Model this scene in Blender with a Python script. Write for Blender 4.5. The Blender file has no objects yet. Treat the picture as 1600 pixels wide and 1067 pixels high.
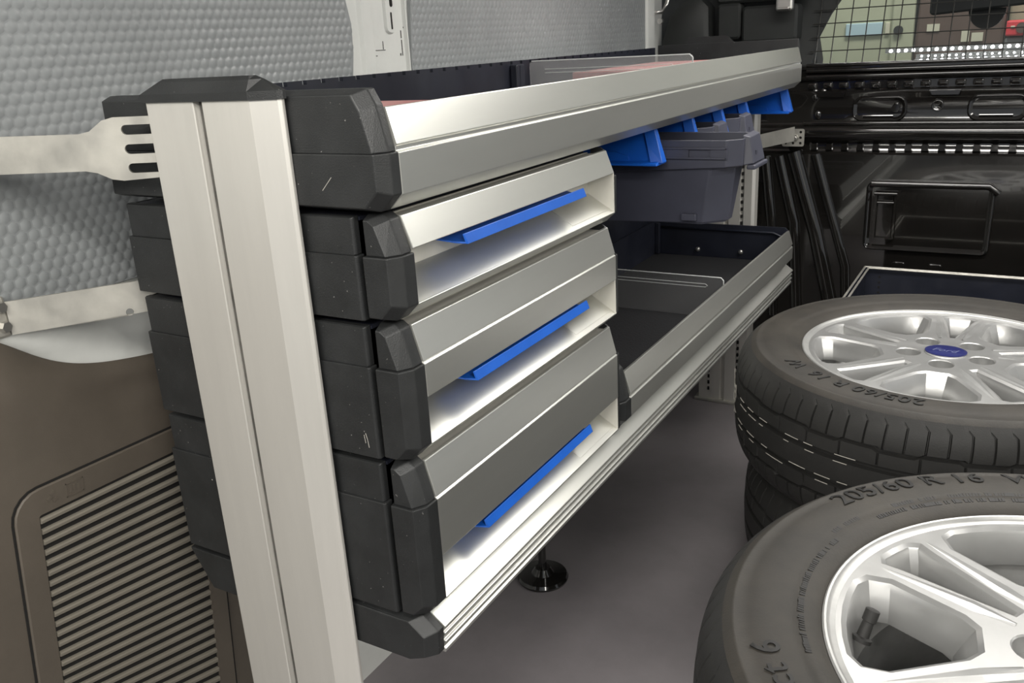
import bpy, bmesh, math, random
from mathutils import Matrix, Vector
from mathutils.geometry import tessellate_polygon
random.seed(7)
R = math.radians
SC = bpy.context.scene
COL = SC.collection

# ------------------------------------------------------------------ camera
cam = bpy.data.cameras.new('camera')
cam.sensor_width = 36.0
cam.lens = 30.4635
cam.clip_start = 0.01
cam_o = bpy.data.objects.new('camera', cam)
COL.objects.link(cam_o)
rot = Matrix(((0.865317, -0.117586, 0.487237), (0.498194, 0.308523, -0.810319), (-0.055042, 0.943921, 0.325551)))
cam_o.matrix_world = Matrix.Translation((0, 0, 0.893)) @ rot.to_4x4()
SC.camera = cam_o

# ------------------------------------------------------------------ world, lights, exposure
world = bpy.data.worlds.new('workshop_air')
SC.world = world
world.use_nodes = True
world.node_tree.nodes['Background'].inputs[0].default_value = (0.86, 0.90, 0.95, 1)
world.node_tree.nodes['Background'].inputs[1].default_value = 0.38


def area(name, loc, target, sx, sy, power, col=(1, 1, 1)):
    d = bpy.data.lights.new(name, 'AREA')
    d.shape = 'RECTANGLE'
    d.size, d.size_y = sx, sy
    d.energy = power
    d.color = col
    o = bpy.data.objects.new(name, d)
    COL.objects.link(o)
    o.location = loc
    o.rotation_euler = (Vector(target) - Vector(loc)).to_track_quat('-Z', 'Y').to_euler()
    return o


# workshop lamp hanging outside the open side door, workshop lamp behind the open rear doors
area('side_workshop_lamp', (1.75, 2.1, 1.75), (-0.35, 0.95, 0.55), 0.9, 0.5, 13, (1.0, 0.965, 0.90))
area('rear_workshop_lamp', (-0.35, -1.6, 1.9), (-0.45, 0.7, 0.5), 1.6, 0.5, 42, (1.0, 0.965, 0.89))
area('rear_side_workshop_lamp', (1.35, -1.0, 1.55), (-0.43, 0.75, 0.72), 0.7, 0.5, 20, (1.0, 0.97, 0.91))  # added fill light, brightens the near upper rack fronts
area('rear_roof_lamp', (0.15, 0.12, 1.285), (0.10, 0.45, 0.3), 1.0, 0.05, 7.0, (1.0, 0.97, 0.92))
area('cargo_roof_lamp', (0.08, 1.55, 1.285), (0.08, 1.50, 0), 1.1, 0.28, 13.5, (1.0, 0.97, 0.92))

SC.view_settings.view_transform = 'Standard'
SC.view_settings.look = 'None'
SC.view_settings.gamma = 1.0
SC.view_settings.use_curve_mapping = False
SC.view_settings.exposure = 0.0


# ------------------------------------------------------------------ materials
def mat(name, col, rough=0.5, metal=0.0, var=0.0, vscale=12.0, bump=0.0, bscale=200.0, stretch=(1, 1, 1), rvar=0.0,
        spec=0.5, trans=0.0, alpha=1.0, emit=None, estr=0.0, coat=0.0, col2=None, scratch=0.0):
    m = bpy.data.materials.new(name)
    m.use_nodes = True
    nt = m.node_tree
    p = nt.nodes['Principled BSDF']
    p.inputs['Base Color'].default_value = (*col, 1)
    p.inputs['Roughness'].default_value = rough
    p.inputs['Metallic'].default_value = metal
    p.inputs['Specular IOR Level'].default_value = spec
    p.inputs['Transmission Weight'].default_value = trans
    p.inputs['Alpha'].default_value = alpha
    p.inputs['Coat Weight'].default_value = coat
    if emit:
        p.inputs['Emission Color'].default_value = (*emit, 1)
        p.inputs['Emission Strength'].default_value = estr
    tc = nt.nodes.new('ShaderNodeTexCoord')
    mp = nt.nodes.new('ShaderNodeMapping')
    mp.inputs['Scale'].default_value = stretch
    nt.links.new(tc.outputs['Object'], mp.inputs['Vector'])
    if var > 0 or col2:
        n = nt.nodes.new('ShaderNodeTexNoise')
        n.inputs['Scale'].default_value = vscale
        n.inputs['Detail'].default_value = 6
        n.inputs['Roughness'].default_value = 0.65
        nt.links.new(mp.outputs[0], n.inputs['Vector'])
        rp = nt.nodes.new('ShaderNodeValToRGB')
        rp.color_ramp.elements[0].position = 0.3
        rp.color_ramp.elements[1].position = 0.72
        c2 = col2 or tuple(min(1, c * (1 + var)) for c in col)
        c1 = col if col2 else tuple(c * (1 - var) for c in col)
        rp.color_ramp.elements[0].color = (*c1, 1)
        rp.color_ramp.elements[1].color = (*c2, 1)
        nt.links.new(n.outputs['Fac'], rp.inputs[0])
        last = rp.outputs[0]
        if scratch > 0:
            s = nt.nodes.new('ShaderNodeTexNoise')
            s.inputs['Scale'].default_value = 330
            s.inputs['Detail'].default_value = 2
            nt.links.new(tc.outputs['Object'], s.inputs['Vector'])
            sr = nt.nodes.new('ShaderNodeValToRGB')
            sr.color_ramp.elements[0].position = 0.74
            sr.color_ramp.elements[1].position = 0.79
            nt.links.new(s.outputs['Fac'], sr.inputs[0])
            mx = nt.nodes.new('ShaderNodeMixRGB')
            mx.inputs[2].default_value = (0.72, 0.70, 0.66, 1)
            ml = nt.nodes.new('ShaderNodeMath')
            ml.operation = 'MULTIPLY'
            ml.inputs[1].default_value = scratch
            nt.links.new(sr.outputs[0], ml.inputs[0])
            nt.links.new(ml.outputs[0], mx.inputs[0])
            nt.links.new(last, mx.inputs[1])
            last = mx.outputs[0]
        nt.links.new(last, p.inputs['Base Color'])
    if rvar > 0:
        n2 = nt.nodes.new('ShaderNodeTexNoise')
        n2.inputs['Scale'].default_value = vscale * 1.7
        n2.inputs['Detail'].default_value = 5
        nt.links.new(mp.outputs[0], n2.inputs['Vector'])
        mr = nt.nodes.new('ShaderNodeMapRange')
        mr.inputs[1].default_value = 0.3
        mr.inputs[2].default_value = 0.7
        mr.inputs[3].default_value = max(0.02, rough - rvar)
        mr.inputs[4].default_value = min(1, rough + rvar)
        nt.links.new(n2.outputs['Fac'], mr.inputs[0])
        nt.links.new(mr.outputs[0], p.inputs['Roughness'])
    if bump > 0:
        nb = nt.nodes.new('ShaderNodeTexNoise')
        nb.inputs['Scale'].default_value = bscale
        nb.inputs['Detail'].default_value = 3
        nt.links.new(mp.outputs[0], nb.inputs['Vector'])
        b = nt.nodes.new('ShaderNodeBump')
        b.inputs['Strength'].default_value = bump
        b.inputs['Distance'].default_value = 0.001
        nt.links.new(nb.outputs['Fac'], b.inputs['Height'])
        nt.links.new(b.outputs[0], p.inputs['Normal'])
    return m


ALU = mat('anodised_aluminium', (0.66, 0.66, 0.62), 0.33, 0.85, var=0.06, vscale=9, stretch=(1, .15, 1), scratch=0.3)
ALU_POST = mat('post_aluminium', (0.68, 0.66, 0.615), 0.42, 0.5, var=0.08, vscale=14, stretch=(1, 1, .1), scratch=0.6)
CREAM = mat('recess_liner', (0.62, 0.60, 0.54), 0.5, 0.1, var=0.06, vscale=20)
BLACKP = mat('black_plastic', (0.020, 0.021, 0.0215), 0.46, var=0.25, vscale=18, bump=0.25, bscale=900, rvar=0.08, scratch=0.35)
DARKM = mat('dark_blue_sheet_metal', (0.014, 0.016, 0.026), 0.45, 0.1, var=0.25, vscale=10, rvar=0.1)
TRAYMAT = mat('tray_liner', (0.016, 0.016, 0.018), 0.7, var=0.3, vscale=220, bump=0.9, bscale=320)
BLUE = mat('blue_plastic', (0.008, 0.105, 0.52), 0.38, var=0.1, vscale=20)
BINP = mat('bin_plastic', (0.052, 0.054, 0.076), 0.45, var=0.12, vscale=15, bump=0.1, bscale=800)
GALV = mat('galvanised_steel', (0.50, 0.485, 0.44), 0.48, 0.65, var=0.14, vscale=22, rvar=0.12)
GROOVE = mat('groove_dark', (0.10, 0.095, 0.085), 0.7, 0.2, var=0.6, vscale=60, stretch=(1, 1, .4))
HEXP = mat('grey_honeycomb_panel', (0.30, 0.315, 0.32), 0.42, var=0.10, vscale=5, rvar=0.08)
WHITE = mat('white_painted_metal', (0.74, 0.75, 0.72), 0.35, var=0.05, vscale=14)
BROWN = mat('taupe_trim_plastic', (0.105, 0.088, 0.070), 0.52, var=0.16, vscale=7, bump=0.12, bscale=900)
SLATM = mat('taupe_slat_plastic', (0.21, 0.19, 0.155), 0.55, var=0.08, vscale=16)
VOID = mat('dark_cavity', (0.010, 0.009, 0.008), 0.9)
FLOORM = mat('grey_vinyl_floor', (0.205, 0.188, 0.196), 0.44, var=0.14, vscale=5, bump=0.15, bscale=700, rvar=0.08)
PAINT = mat('black_gloss_paint', (0.011, 0.010, 0.009), 0.12, var=0.2, vscale=8, rvar=0.04, coat=1.0, spec=0.7)
DARKTRIM = mat('dark_cab_plastic', (0.022, 0.024, 0.023), 0.6, var=0.2, vscale=9)
RUBBER = mat('tyre_rubber', (0.019, 0.0185, 0.0175), 0.62, var=0.25, vscale=14, bump=0.2, bscale=500)
DUSTY = mat('dusty_sidewall', (0.020, 0.018, 0.0155), 0.62, col2=(0.047, 0.041, 0.033), vscale=10, bump=0.2, bscale=420)
LETTER = mat('tyre_lettering', (0.010, 0.0095, 0.009), 0.55)
DIRT = mat('pale_road_dirt', (0.42, 0.40, 0.36), 0.9, var=0.2, vscale=120)
ALLOY = mat('silver_alloy_paint', (0.41, 0.41, 0.405), 0.36, 0.6, var=0.05, vscale=25, rvar=0.05, coat=0.25)
BARREL = mat('alloy_barrel', (0.50, 0.50, 0.49), 0.4, 0.6, var=0.2, vscale=15)
LOGO = mat('navy_emblem', (0.012, 0.016, 0.115), 0.3, coat=0.4)
SCRIPT = mat('emblem_script', (0.16, 0.18, 0.32), 0.4, 0.3)
CHROME = mat('chrome', (0.75, 0.75, 0.75), 0.2, 1.0)
STEEL = mat('bolt_steel', (0.62, 0.61, 0.58), 0.3, 0.9)
CLEAR = mat('clear_acrylic', (0.86, 0.86, 0.86), 0.12, spec=0.6, alpha=0.20)
CLEAR2 = mat('clear_thin_acrylic', (0.7, 0.7, 0.7), 0.12, spec=0.6, alpha=0.06)
CLEAR_EDGE = mat('acrylic_edge', (0.85, 0.87, 0.86), 0.25, alpha=0.75)
REDP = mat('red_print_card', (0.42, 0.13, 0.13), 0.5, col2=(0.55, 0.32, 0.30), vscale=30)
WIRE = mat('grille_wire', (0.07, 0.07, 0.065), 0.3, 0.6)
PALEG = mat('pale_green_wall', (0.40, 0.43, 0.30), 0.6, var=0.1, vscale=3)
BROWNW = mat('brown_cabinet', (0.10, 0.07, 0.055), 0.6, var=0.15, vscale=5)
REDM = mat('red_lacquer', (0.62, 0.05, 0.06), 0.4)
PALEB = mat('pale_blue_glass', (0.42, 0.58, 0.62), 0.2)
NOTE = mat('pale_paper', (0.55, 0.55, 0.42), 0.8)
DOTGLOW = mat('led_emitter', (1, 1, 1), 0.4, emit=(0.95, 0.98, 1.0), estr=9.0)  # emissive colour for the imitated windscreen reflections
GLASS = mat('windscreen_glass', (0.9, 0.95, 0.93), 0.03, spec=0.5, alpha=0.08)
SHOP = mat('workshop_floor', (0.20, 0.20, 0.19), 0.5, var=0.1, vscale=3)
GREYW = mat('workshop_grey', (0.30, 0.32, 0.31), 0.6, var=0.08, vscale=4)
ROOFM = mat('van_roof_lining', (0.68, 0.69, 0.68), 0.6, var=0.04, vscale=6)

# ------------------------------------------------------------------ helpers
ORG = {}


def _origin(parent):
    o = parent
    while o is not None:
        if o.name in ORG:
            return ORG[o.name]
        o = o.parent
    return Vector((0, 0, 0))


def mk(name, verts, faces, m, parent=None, smooth=False, fix=True, local=False):
    me = bpy.data.meshes.new(name)
    og = Vector((0, 0, 0)) if local else _origin(parent)
    me.from_pydata([Vector(v) - og for v in verts], [], faces)
    if fix:
        bm = bmesh.new()
        bm.from_mesh(me)
        bmesh.ops.recalc_face_normals(bm, faces=bm.faces)
        bm.to_mesh(me)
        bm.free()
    if m:
        me.materials.append(m)
    if smooth:
        for p in me.polygons:
            p.use_smooth = True
    o = bpy.data.objects.new(name, me)
    COL.objects.link(o)
    if parent is not None:
        o.parent = parent
    return o


def thing(name, label, cat, loc, group=None):
    o = bpy.data.objects.new(name, None)
    o.empty_display_size = 0.05
    COL.objects.link(o)
    o.location = loc
    ORG[o.name] = Vector(loc)
    o['label'] = label
    o['category'] = cat
    if group:
        o['group'] = group
    return o


def tag(o, label, cat, group=None):
    o['label'] = label
    o['category'] = cat
    if group:
        o['group'] = group
    return o


def struct(o, label):
    o['kind'] = 'structure'
    o['label'] = label
    return o


class G:
    """collects geometry that becomes one mesh"""

    def __init__(s):
        s.v, s.f = [], []

    def add(s, v, f):
        b = len(s.v)
        s.v += [tuple(x) for x in v]
        s.f += [tuple(i + b for i in q) for q in f]
        return s

    def box(s, lo, hi):
        x0, y0, z0 = lo
        x1, y1, z1 = hi
        return s.add([(x0, y0, z0), (x1, y0, z0), (x1, y1, z0), (x0, y1, z0), (x0, y0, z1), (x1, y0, z1), (x1, y1, z1), (x0, y1, z1)],
                     [(0, 3, 2, 1), (4, 5, 6, 7), (0, 1, 5, 4), (1, 2, 6, 5), (2, 3, 7, 6), (3, 0, 4, 7)])

    def bbox(s, lo, hi, b=0.002):
        """box with chamfered edges"""
        bm = bmesh.new()
        c = [(a + d) / 2 for a, d in zip(lo, hi)]
        sz = [abs(d - a) for a, d in zip(lo, hi)]
        bmesh.ops.create_cube(bm, size=1, matrix=Matrix.Translation(c) @ Matrix.Diagonal((*sz, 1)))
        bmesh.ops.bevel(bm, geom=list(bm.edges), offset=min(b, min(sz) * .45), segments=2, affect='EDGES', profile=.5)
        bm.verts.index_update()
        s.add([v.co[:] for v in bm.verts], [[v.index for v in f.verts] for f in bm.faces])
        bm.free()
        return s

    def loft(s, rings, cap=True, closed=True):
        b = len(s.v)
        n = len(rings[0])
        for r in rings:
            s.v += [tuple(p) for p in r]
        for i in range(len(rings) - 1):
            for j in range(n if closed else n - 1):
                k = (j + 1) % n
                s.f.append((b + i * n + j, b + i * n + k, b + (i + 1) * n + k, b + (i + 1) * n + j))
        if cap:
            for base, ring in ((b, rings[0]), (b + (len(rings) - 1) * n, rings[-1])):
                tri = tessellate_polygon([[Vector(p) for p in ring]])
                for t in tri:
                    s.f.append(tuple(base + i for i in t))
        return s

    def py(s, poly, y0, y1):
        return s.loft([[(x, y0, z) for x, z in poly], [(x, y1, z) for x, z in poly]])

    def px(s, poly, x0, x1):
        return s.loft([[(x0, y, z) for y, z in poly], [(x1, y, z) for y, z in poly]])

    def pz(s, poly, z0, z1):
        return s.loft([[(x, y, z0) for x, y in poly], [(x, y, z1) for x, y in poly]])

    def tube(s, pts, r, n=8, cap=True):
        pts = [Vector(p) for p in pts]
        rings = []
        for i, p in enumerate(pts):
            a = pts[max(0, i - 1)]
            c = pts[min(len(pts) - 1, i + 1)]
            d = (c - a).normalized()
            u = d.cross(Vector((0, 0, 1)) if abs(d.z) < .9 else Vector((1, 0, 0))).normalized()
            w = d.cross(u)
            rr = r[i] if isinstance(r, (list, tuple)) else r
            rings.append([p + (u * math.cos(t) + w * math.sin(t)) * rr for t in [2 * math.pi * k / n for k in range(n)]])
        return s.loft(rings, cap)

    def cyl(s, a, b, r0, r1=None, n=24):
        return s.tube([a, b], [r0, r0 if r1 is None else r1], n)

    def lathe(s, prof, n, c=(0, 0, 0), closed=False, ang=None):
        b = len(s.v)
        A = ang or [2 * math.pi * k / n for k in range(n)]
        n = len(A)
        for a in A:
            for r, z in prof:
                s.v.append((c[0] + r * math.cos(a), c[1] + r * math.sin(a), c[2] + z))
        m = len(prof)
        for i in range(n):
            j = (i + 1) % n
            for k in range(m if closed else m - 1):
                l = (k + 1) % m
                s.f.append((b + i * m + k, b + j * m + k, b + j * m + l, b + i * m + l))
        return s

    def done(s, name, m, parent=None, smooth=False, fix=True, local=False):
        return mk(name, s.v, s.f, m, parent, smooth, fix, local)


def autosmooth(o, deg=35):
    for p in o.data.polygons:
        p.use_smooth = True
    bm = bmesh.new()
    bm.from_mesh(o.data)
    for e in bm.edges:
        if len(e.link_faces) == 2 and e.calc_face_angle(0) > R(deg):
            e.smooth = False
    bm.to_mesh(o.data)
    bm.free()
    return o


def inset(poly, d):
    """offset a polygon inward by d"""
    n = len(poly)
    area2 = sum(poly[i][0] * poly[(i + 1) % n][1] - poly[(i + 1) % n][0] * poly[i][1] for i in range(n))
    sg = 1 if area2 > 0 else -1
    out = []
    for i in range(n):
        p0, p1, p2 = Vector(poly[i - 1]), Vector(poly[i]), Vector(poly[(i + 1) % n])
        a, b = (p1 - p0).normalized(), (p2 - p1).normalized()
        na, nb = Vector((-a.y, a.x)) * sg, Vector((-b.y, b.x)) * sg
        k = na + nb
        q = max(k.dot(na), 0.3)
        out.append(tuple(p1 + k * (d / q)))
    return out


def flat(name, outer, holes, th, m, parent, M=Matrix.Identity(4), local=False):
    """flat plate with holes: outline in local xy, thickness in local z, placed by matrix M"""
    cu = bpy.data.curves.new(name, 'CURVE')
    cu.dimensions = '2D'
    cu.fill_mode = 'BOTH'
    cu.extrude = th / 2
    for lp in [outer] + holes:
        sp = cu.splines.new('POLY')
        sp.points.add(len(lp) - 1)
        for q, (x, y) in zip(sp.points, lp):
            q.co = (x, y, 0, 1)
        sp.use_cyclic_u = True
    tmp = bpy.data.objects.new('tmp', cu)
    me = bpy.data.meshes.new_from_object(tmp)
    og = Vector((0, 0, 0)) if local else _origin(parent)
    me.transform(Matrix.Translation(-og) @ M)
    me.name = name
    me.materials.clear()
    me.materials.append(m)
    bpy.data.objects.remove(tmp)
    bpy.data.curves.remove(cu)
    o = bpy.data.objects.new(name, me)
    COL.objects.link(o)
    o.parent = parent
    return o


def text_mesh(body, size, shear=0.0, extrude=0.0005, spacing=1.0, bold=0.0):
    cu = bpy.data.curves.new('lettering', 'FONT')
    cu.body = body
    cu.size = size
    cu.shear = shear
    cu.extrude = extrude
    cu.space_character = spacing
    cu.resolution_u = 3
    cu.offset = bold
    tmp = bpy.data.objects.new('tmp', cu)
    me = bpy.data.meshes.new_from_object(tmp)
    bpy.data.objects.remove(tmp)
    bpy.data.curves.remove(cu)
    me.materials.clear()
    return me


def circ(cx, cy, r, n=16, a0=0.0, a1=2 * math.pi):
    return [(cx + r * math.cos(a0 + (a1 - a0) * k / n), cy + r * math.sin(a0 + (a1 - a0) * k / n)) for k in range(n)]


def rrect(x0, y0, x1, y1, r, n=5):
    pts = []
    for cx, cy, a in ((x1 - r, y0 + r, -90), (x1 - r, y1 - r, 0), (x0 + r, y1 - r, 90), (x0 + r, y0 + r, 180)):
        for k in range(n + 1):
            t = R(a + 90 * k / n)
            pts.append((cx + r * math.cos(t), cy + r * math.sin(t)))
    return pts


# ================================================================== the setting
BY = 2.30           # bulkhead plane
KB = BY / 2.15


def bk(x, z):
    return x * KB, 0.893 - (0.893 - z) * KB


g = G()
g.box((-1.0, -0.35, -0.03), (0.72, BY + 0.02, 0.0))
struct(g.done('floor', FLOORM), 'grey vinyl load floor of the van')
g = G()
g.box((-1.0, -0.1, 1.30), (0.75, BY, 1.33))
struct(g.done('ceiling', ROOFM), 'pale roof lining of the load space')
g = G()
g.box((0.68, -0.1, 0.0), (0.71, 0.95, 1.30))
g.box((0.68, 0.95, 1.22), (0.71, 2.20, 1.30))
g.box((0.68, 2.20, 0.0), (0.71, BY, 1.30))
struct(g.done('wall_right', WHITE), 'white right side wall with open sliding door')

# left body wall: white painted metal, the pillar shows between the two honeycomb panels
WX = -0.875
g = G()
g.box((WX - 0.03, -0.1, 0.0), (WX, BY + 0.02, 1.30))
wl = struct(g.done('wall_left', WHITE), 'white painted metal side wall behind the rack')
g = G()   # soft pressed ribs of the pillar
for y0, y1, d in ((1.065, 1.105, 0.004), (1.175, 1.188, 0.005)):
    prof = [(WX - .002, y0), (WX + d, y0 + .008), (WX + d, y1 - .008), (WX - .002, y1)]
    g.pz(prof, 0.70, 1.295)
autosmooth(g.done('pressed_rib', WHITE, wl))
g = G()
lp = rrect(1.129, 0.915, 1.157, 1.05, .012)
g.loft([[(WX - .001, y, z) for y, z in lp], [(WX + .004, y, z) for y, z in inset(lp, .003)]])
bos = autosmooth(g.done('slotted_boss', WHITE, wl))
g = G()
for (yc, zc, hw, hh) in ((1.144, 0.935, .0017, .0125), (1.146, 0.966, .0035, .011), (1.1475, 1.0, .0017, .012)):
    g.px(rrect(yc - hw, zc - hh, yc + hw, zc + hh, hw * .95), WX + .003, WX + .0045)
g.done('slot', VOID, bos)
g = G()
for yc, zc, hw, hh in ((1.170, .915, .001, .006), (1.170, .895, .0008, .012), (1.165, .885, .0012, .002), (1.178, .925, .0012, .0014),
                       (1.074, .918, .0009, .005), (1.115, .893, .012, .0005), (1.10, .885, .006, .0006), (1.122, .900, .0006, .006)):
    g.px(rrect(yc - hw, zc - hh, yc + hw, zc + hh, min(hw, hh) * .9, 2), WX + .0000, WX + .0006)
g.done('paint_chip', GROOVE, wl)


def honeycomb(name, y0f, y1f, z0, z1, label):
    """panel sheet whose face carries raised honeycomb cells; y0f,y1f give the edges as functions of z"""
    P = 0.0128
    rowh = P * 0.866
    a = P / math.sqrt(3)
    X0, H = WX + 0.006, 0.0010
    v, f = [], []
    nrow = int((z1 - z0) / rowh) + 1
    for r in range(nrow):
        zc = z0 + (r + .5) * rowh
        ya, yb = y0f(zc), y1f(zc)
        ncol = int((yb - ya) / P) + 1
        for c in range(ncol):
            yc = ya + (c + .5 * (r % 2)) * P + .25 * P
            if yc > yb:
                continue
            b = len(v)
            for rad, xx in ((1.0, X0), (0.86, X0 + H * .30), (0.58, X0 + H * .9)):
                for k in range(6):
                    t = R(30 + 60 * k)
                    v.append((xx, min(max(yc + a * rad * math.cos(t), ya), yb), min(max(zc + a * rad * math.sin(t), z0), z1)))
            v.append((X0 + H, min(yc, yb), zc))
            for q in range(2):
                for k in range(6):
                    l = (k + 1) % 6
                    f.append((b + q * 6 + k, b + q * 6 + l, b + q * 6 + 6 + l, b + q * 6 + 6 + k))
            for k in range(6):
                f.append((b + 12 + k, b + 12 + (k + 1) % 6, b + 18))
    o = mk(name, v, f, HEXP, None, smooth=True, fix=False)
    me = o.data
    bm = bmesh.new()
    bm.from_mesh(me)
    bmesh.ops.remove_doubles(bm, verts=bm.verts, dist=0.0004)
    for fc in bm.faces:
        if fc.normal.x < 0:
            fc.normal_flip()
    bm.to_mesh(me)
    bm.free()
    # backing sheet with its cut edge
    g = G()
    zs = [z0 + (z1 - z0) * k / 14 for k in range(15)]
    lp = [(y0f(z) - .002, z) for z in zs] + [(y1f(z) + .002, z) for z in reversed(zs)]
    g.px(lp, WX + .0005, X0 + .0003)
    g.done('backing_sheet', HEXP, o)
    return struct(o, label)


e1 = lambda z: 1.033 + 0.012 * math.exp(-((z - 0.915) / 0.035) ** 2)
e2 = lambda z: 1.186 + 0.022 * max(0, (z - 0.87)) / 0.1 * 0.5
honeycomb('trim_1', lambda z: 0.25, e1, 0.662, 1.20, 'grey honeycomb lining panel left of the white pillar')
honeycomb('trim_2', e2, lambda z: 2.185, 0.29, 1.20, 'grey honeycomb lining panel right of the white pillar')

# white wheel arch box and sill under the rack
g = G()
prof = [(-0.874, 0.0), (-0.768, 0.0), (-0.768, 0.20), (-0.775, 0.235), (-0.795, 0.262), (-0.825, 0.275), (-0.874, 0.28)]
g.py(prof, 0.70, 1.75)
o = autosmooth(g.done('trim_3', WHITE), 40)
struct(o, 'white painted wheel arch beneath the rack')
# curved white body panel peeking out over the brown trim
v, f = [], []
NY, NZ = 30, 14
for i in range(NY + 1):
    y = 0.25 + 0.60 * i / NY
    for j in range(NZ + 1):
        t = j / NZ
        z = 0.53 + 0.128 * t
        fold = 0.010 * math.exp(-(((z - (0.640 - 0.55 * (y - 0.47))) / 0.020) ** 2))
        dip = -0.010 * math.exp(-(((z - (0.612 - 0.20 * (y - 0.47))) / 0.014) ** 2))
        v.append((-0.871 + fold + dip * .4, y, z))
for i in range(NY):
    for j in range(NZ):
        a = i * (NZ + 1) + j
        f.append((a, a + 1, a + NZ + 2, a + NZ + 1))
o = mk('trim_4', v, f, WHITE, None, smooth=True)
struct(o, 'white folded body metal between panel and brown trim')
md = o.modifiers.new('thickness', 'SOLIDIFY')
md.thickness = 0.003

# brown quarter trim with louvred grille
TX = -0.842


def tr_top(y):
    pts = [(0.0, 0.80), (0.30, 0.705), (0.40, 0.668), (0.4448, 0.640), (0.475, 0.612), (0.51, 0.594), (0.545, 0.584), (0.603, 0.574), (0.70, 0.566), (0.9, 0.56)]
    acc = wt = 0.0
    for d in (-.03, -.02, -.01, 0, .01, .02, .03):     # smoothed polyline
        q = y + d
        for (a, za), (b, zb) in zip(pts, pts[1:]):
            if q <= b or b == pts[-1][0]:
                k = 1.0 - abs(d) / .04
                acc += k * (za + (zb - za) * (q - a) / (b - a))
                wt += k
                break
    return acc / wt


def tr_x(y, s):
    """surface x of the trim, s = distance below the top edge"""
    x = TX - 0.012 * math.exp(-(s / 0.012) ** 1.3)
    x += 0.007 * math.exp(-((s - 0.055) / 0.028) ** 2) * max(0.0, 1 - abs(y - 0.43) / 0.11)
    x -= 0.006 * math.exp(-((s - 0.030) / 0.018) ** 2) * max(0.0, 1 - abs(y - 0.57) / 0.08)
    return x


def tr_right(z):
    return 0.665 if z > 0.3 else 0.665 - 0.02 * (0.3 - z)


v, f = [], []
NY, NZ = 96, 60
keep = {}
ys = [-0.05 + 0.715 * i / NY for i in range(NY + 1)]
for i, y in enumerate(ys):
    zt = tr_top(y)
    for j in range(NZ + 1):
        s = zt * (j / NZ) ** 1.5
        v.append((tr_x(y, s), y, zt - s))
for i in range(NY):
    for j in range(NZ):
        a = i * (NZ + 1) + j
        f.append((a, a + 1, a + NZ + 2, a + NZ + 1))
o = mk('trim_5', v, f, BROWN, None, smooth=True)
qt = struct(o, 'brown plastic quarter trim with louvred grille')
md = o.modifiers.new('thickness', 'SOLIDIFY')
md.thickness = 0.004
md.offset = -1 if o.data.polygons[0].normal.x > 0 else 1


def gpt(u, w, x):     # grille coordinates: u along slats from left side, w down from top
    return (x, 0.4267 + u - 0.102 * w, 0.4575 - w - u * (0.02 + 0.90 * max(w, 0.0)))


# frame: dark shadow gap ring, then a raised border plate with opening
def gl(u0, w0, u1, w1, r):
    return [(p[0], p[1]) for p in rrect(u0, w0, u1, w1, r)]


g = G()
ring = gl(-0.0275, -0.031, 0.228, 0.372, 0.030)
g.loft([[gpt(u, w, TX - .004) for u, w in ring], [gpt(u, w, TX + .0012) for u, w in ring]])
g.done('shadow_gap', VOID, qt)
ringb = gl(-0.0250, -0.0285, 0.2255, 0.3695, 0.028)
hole = gl(0, 0, 0.200, 0.355, 0.003)
g = G()
n = len(ringb)
b0 = [gpt(u, w, TX - .002) for u, w in ringb]
b1 = [gpt(u, w, TX + .0022) for u, w in ringb]
b2 = [gpt(u, w, TX + .0034) for u, w in inset(ringb, .0015)]
h2 = [gpt(u, w, TX + .0034) for u, w in hole]
h1 = [gpt(u, w, TX + .0014) for u, w in hole]
g.loft([b0, b1, b2, h2, h1], cap=False)
fr = autosmooth(g.done('grille_frame', BROWN, qt), 30)
g = G()
g.loft([[gpt(u, w, TX + .0008) for u, w in hole], [gpt(u, w, TX + .0016) for u, w in hole]])
g.done('grille_cavity', VOID, qt)
me = None
for k in range(36):
    w0 = 0.0035 + k * 0.0119
    if w0 + .008 > .354:
        break
    g = G()
    sec = [(w0, .0016), (w0 + .0006, .0046), (w0 + .0022, .0054), (w0 + .0055, .0046), (w0 + .0064, .0016)]
    g.loft([[gpt(0.001, w, TX + d) for w, d in sec], [gpt(0.199, w, TX + d) for w, d in sec]])
    g.done('slat', SLATM, qt)
# moulded recycling mark on the frame: arrows and a framed code plate
g = G()
for uu, ww in ((0.010, -0.014), (0.016, -0.011), (0.0135, -0.019)):
    g.loft([[gpt(uu + a, ww + b, TX + .003) for a, b in ((0, 0), (.005, -.002), (.006, .001), (.001, .003))],
            [gpt(uu + a, ww + b, TX + .0043) for a, b in ((0, 0), (.005, -.002), (.006, .001), (.001, .003))]])
for k in range(2):
    lo = gl(0.032, -0.021, 0.052, -0.006, .002)
for u0, w0, u1, w1 in ((.032, -.021, .052, -.0200), (.032, -.007, .052, -.006), (.032, -.021, .033, -.006), (.051, -.021, .052, -.006),
                       (.036, -.017, .0385, -.010), (.041, -.017, .0425, -.010), (.045, -.017, .0475, -.010)):
    lp = [(u0, w0), (u1, w0), (u1, w1), (u0, w1)]
    g.loft([[gpt(a, b, TX + .003) for a, b in lp], [gpt(a, b, TX + .0042) for a, b in lp]])
g.done('moulded_mark', BROWN, qt)

# ------------------------------------------------------------------ bulkhead
g = G()
xl, xr = -0.90, 0.70
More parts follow.
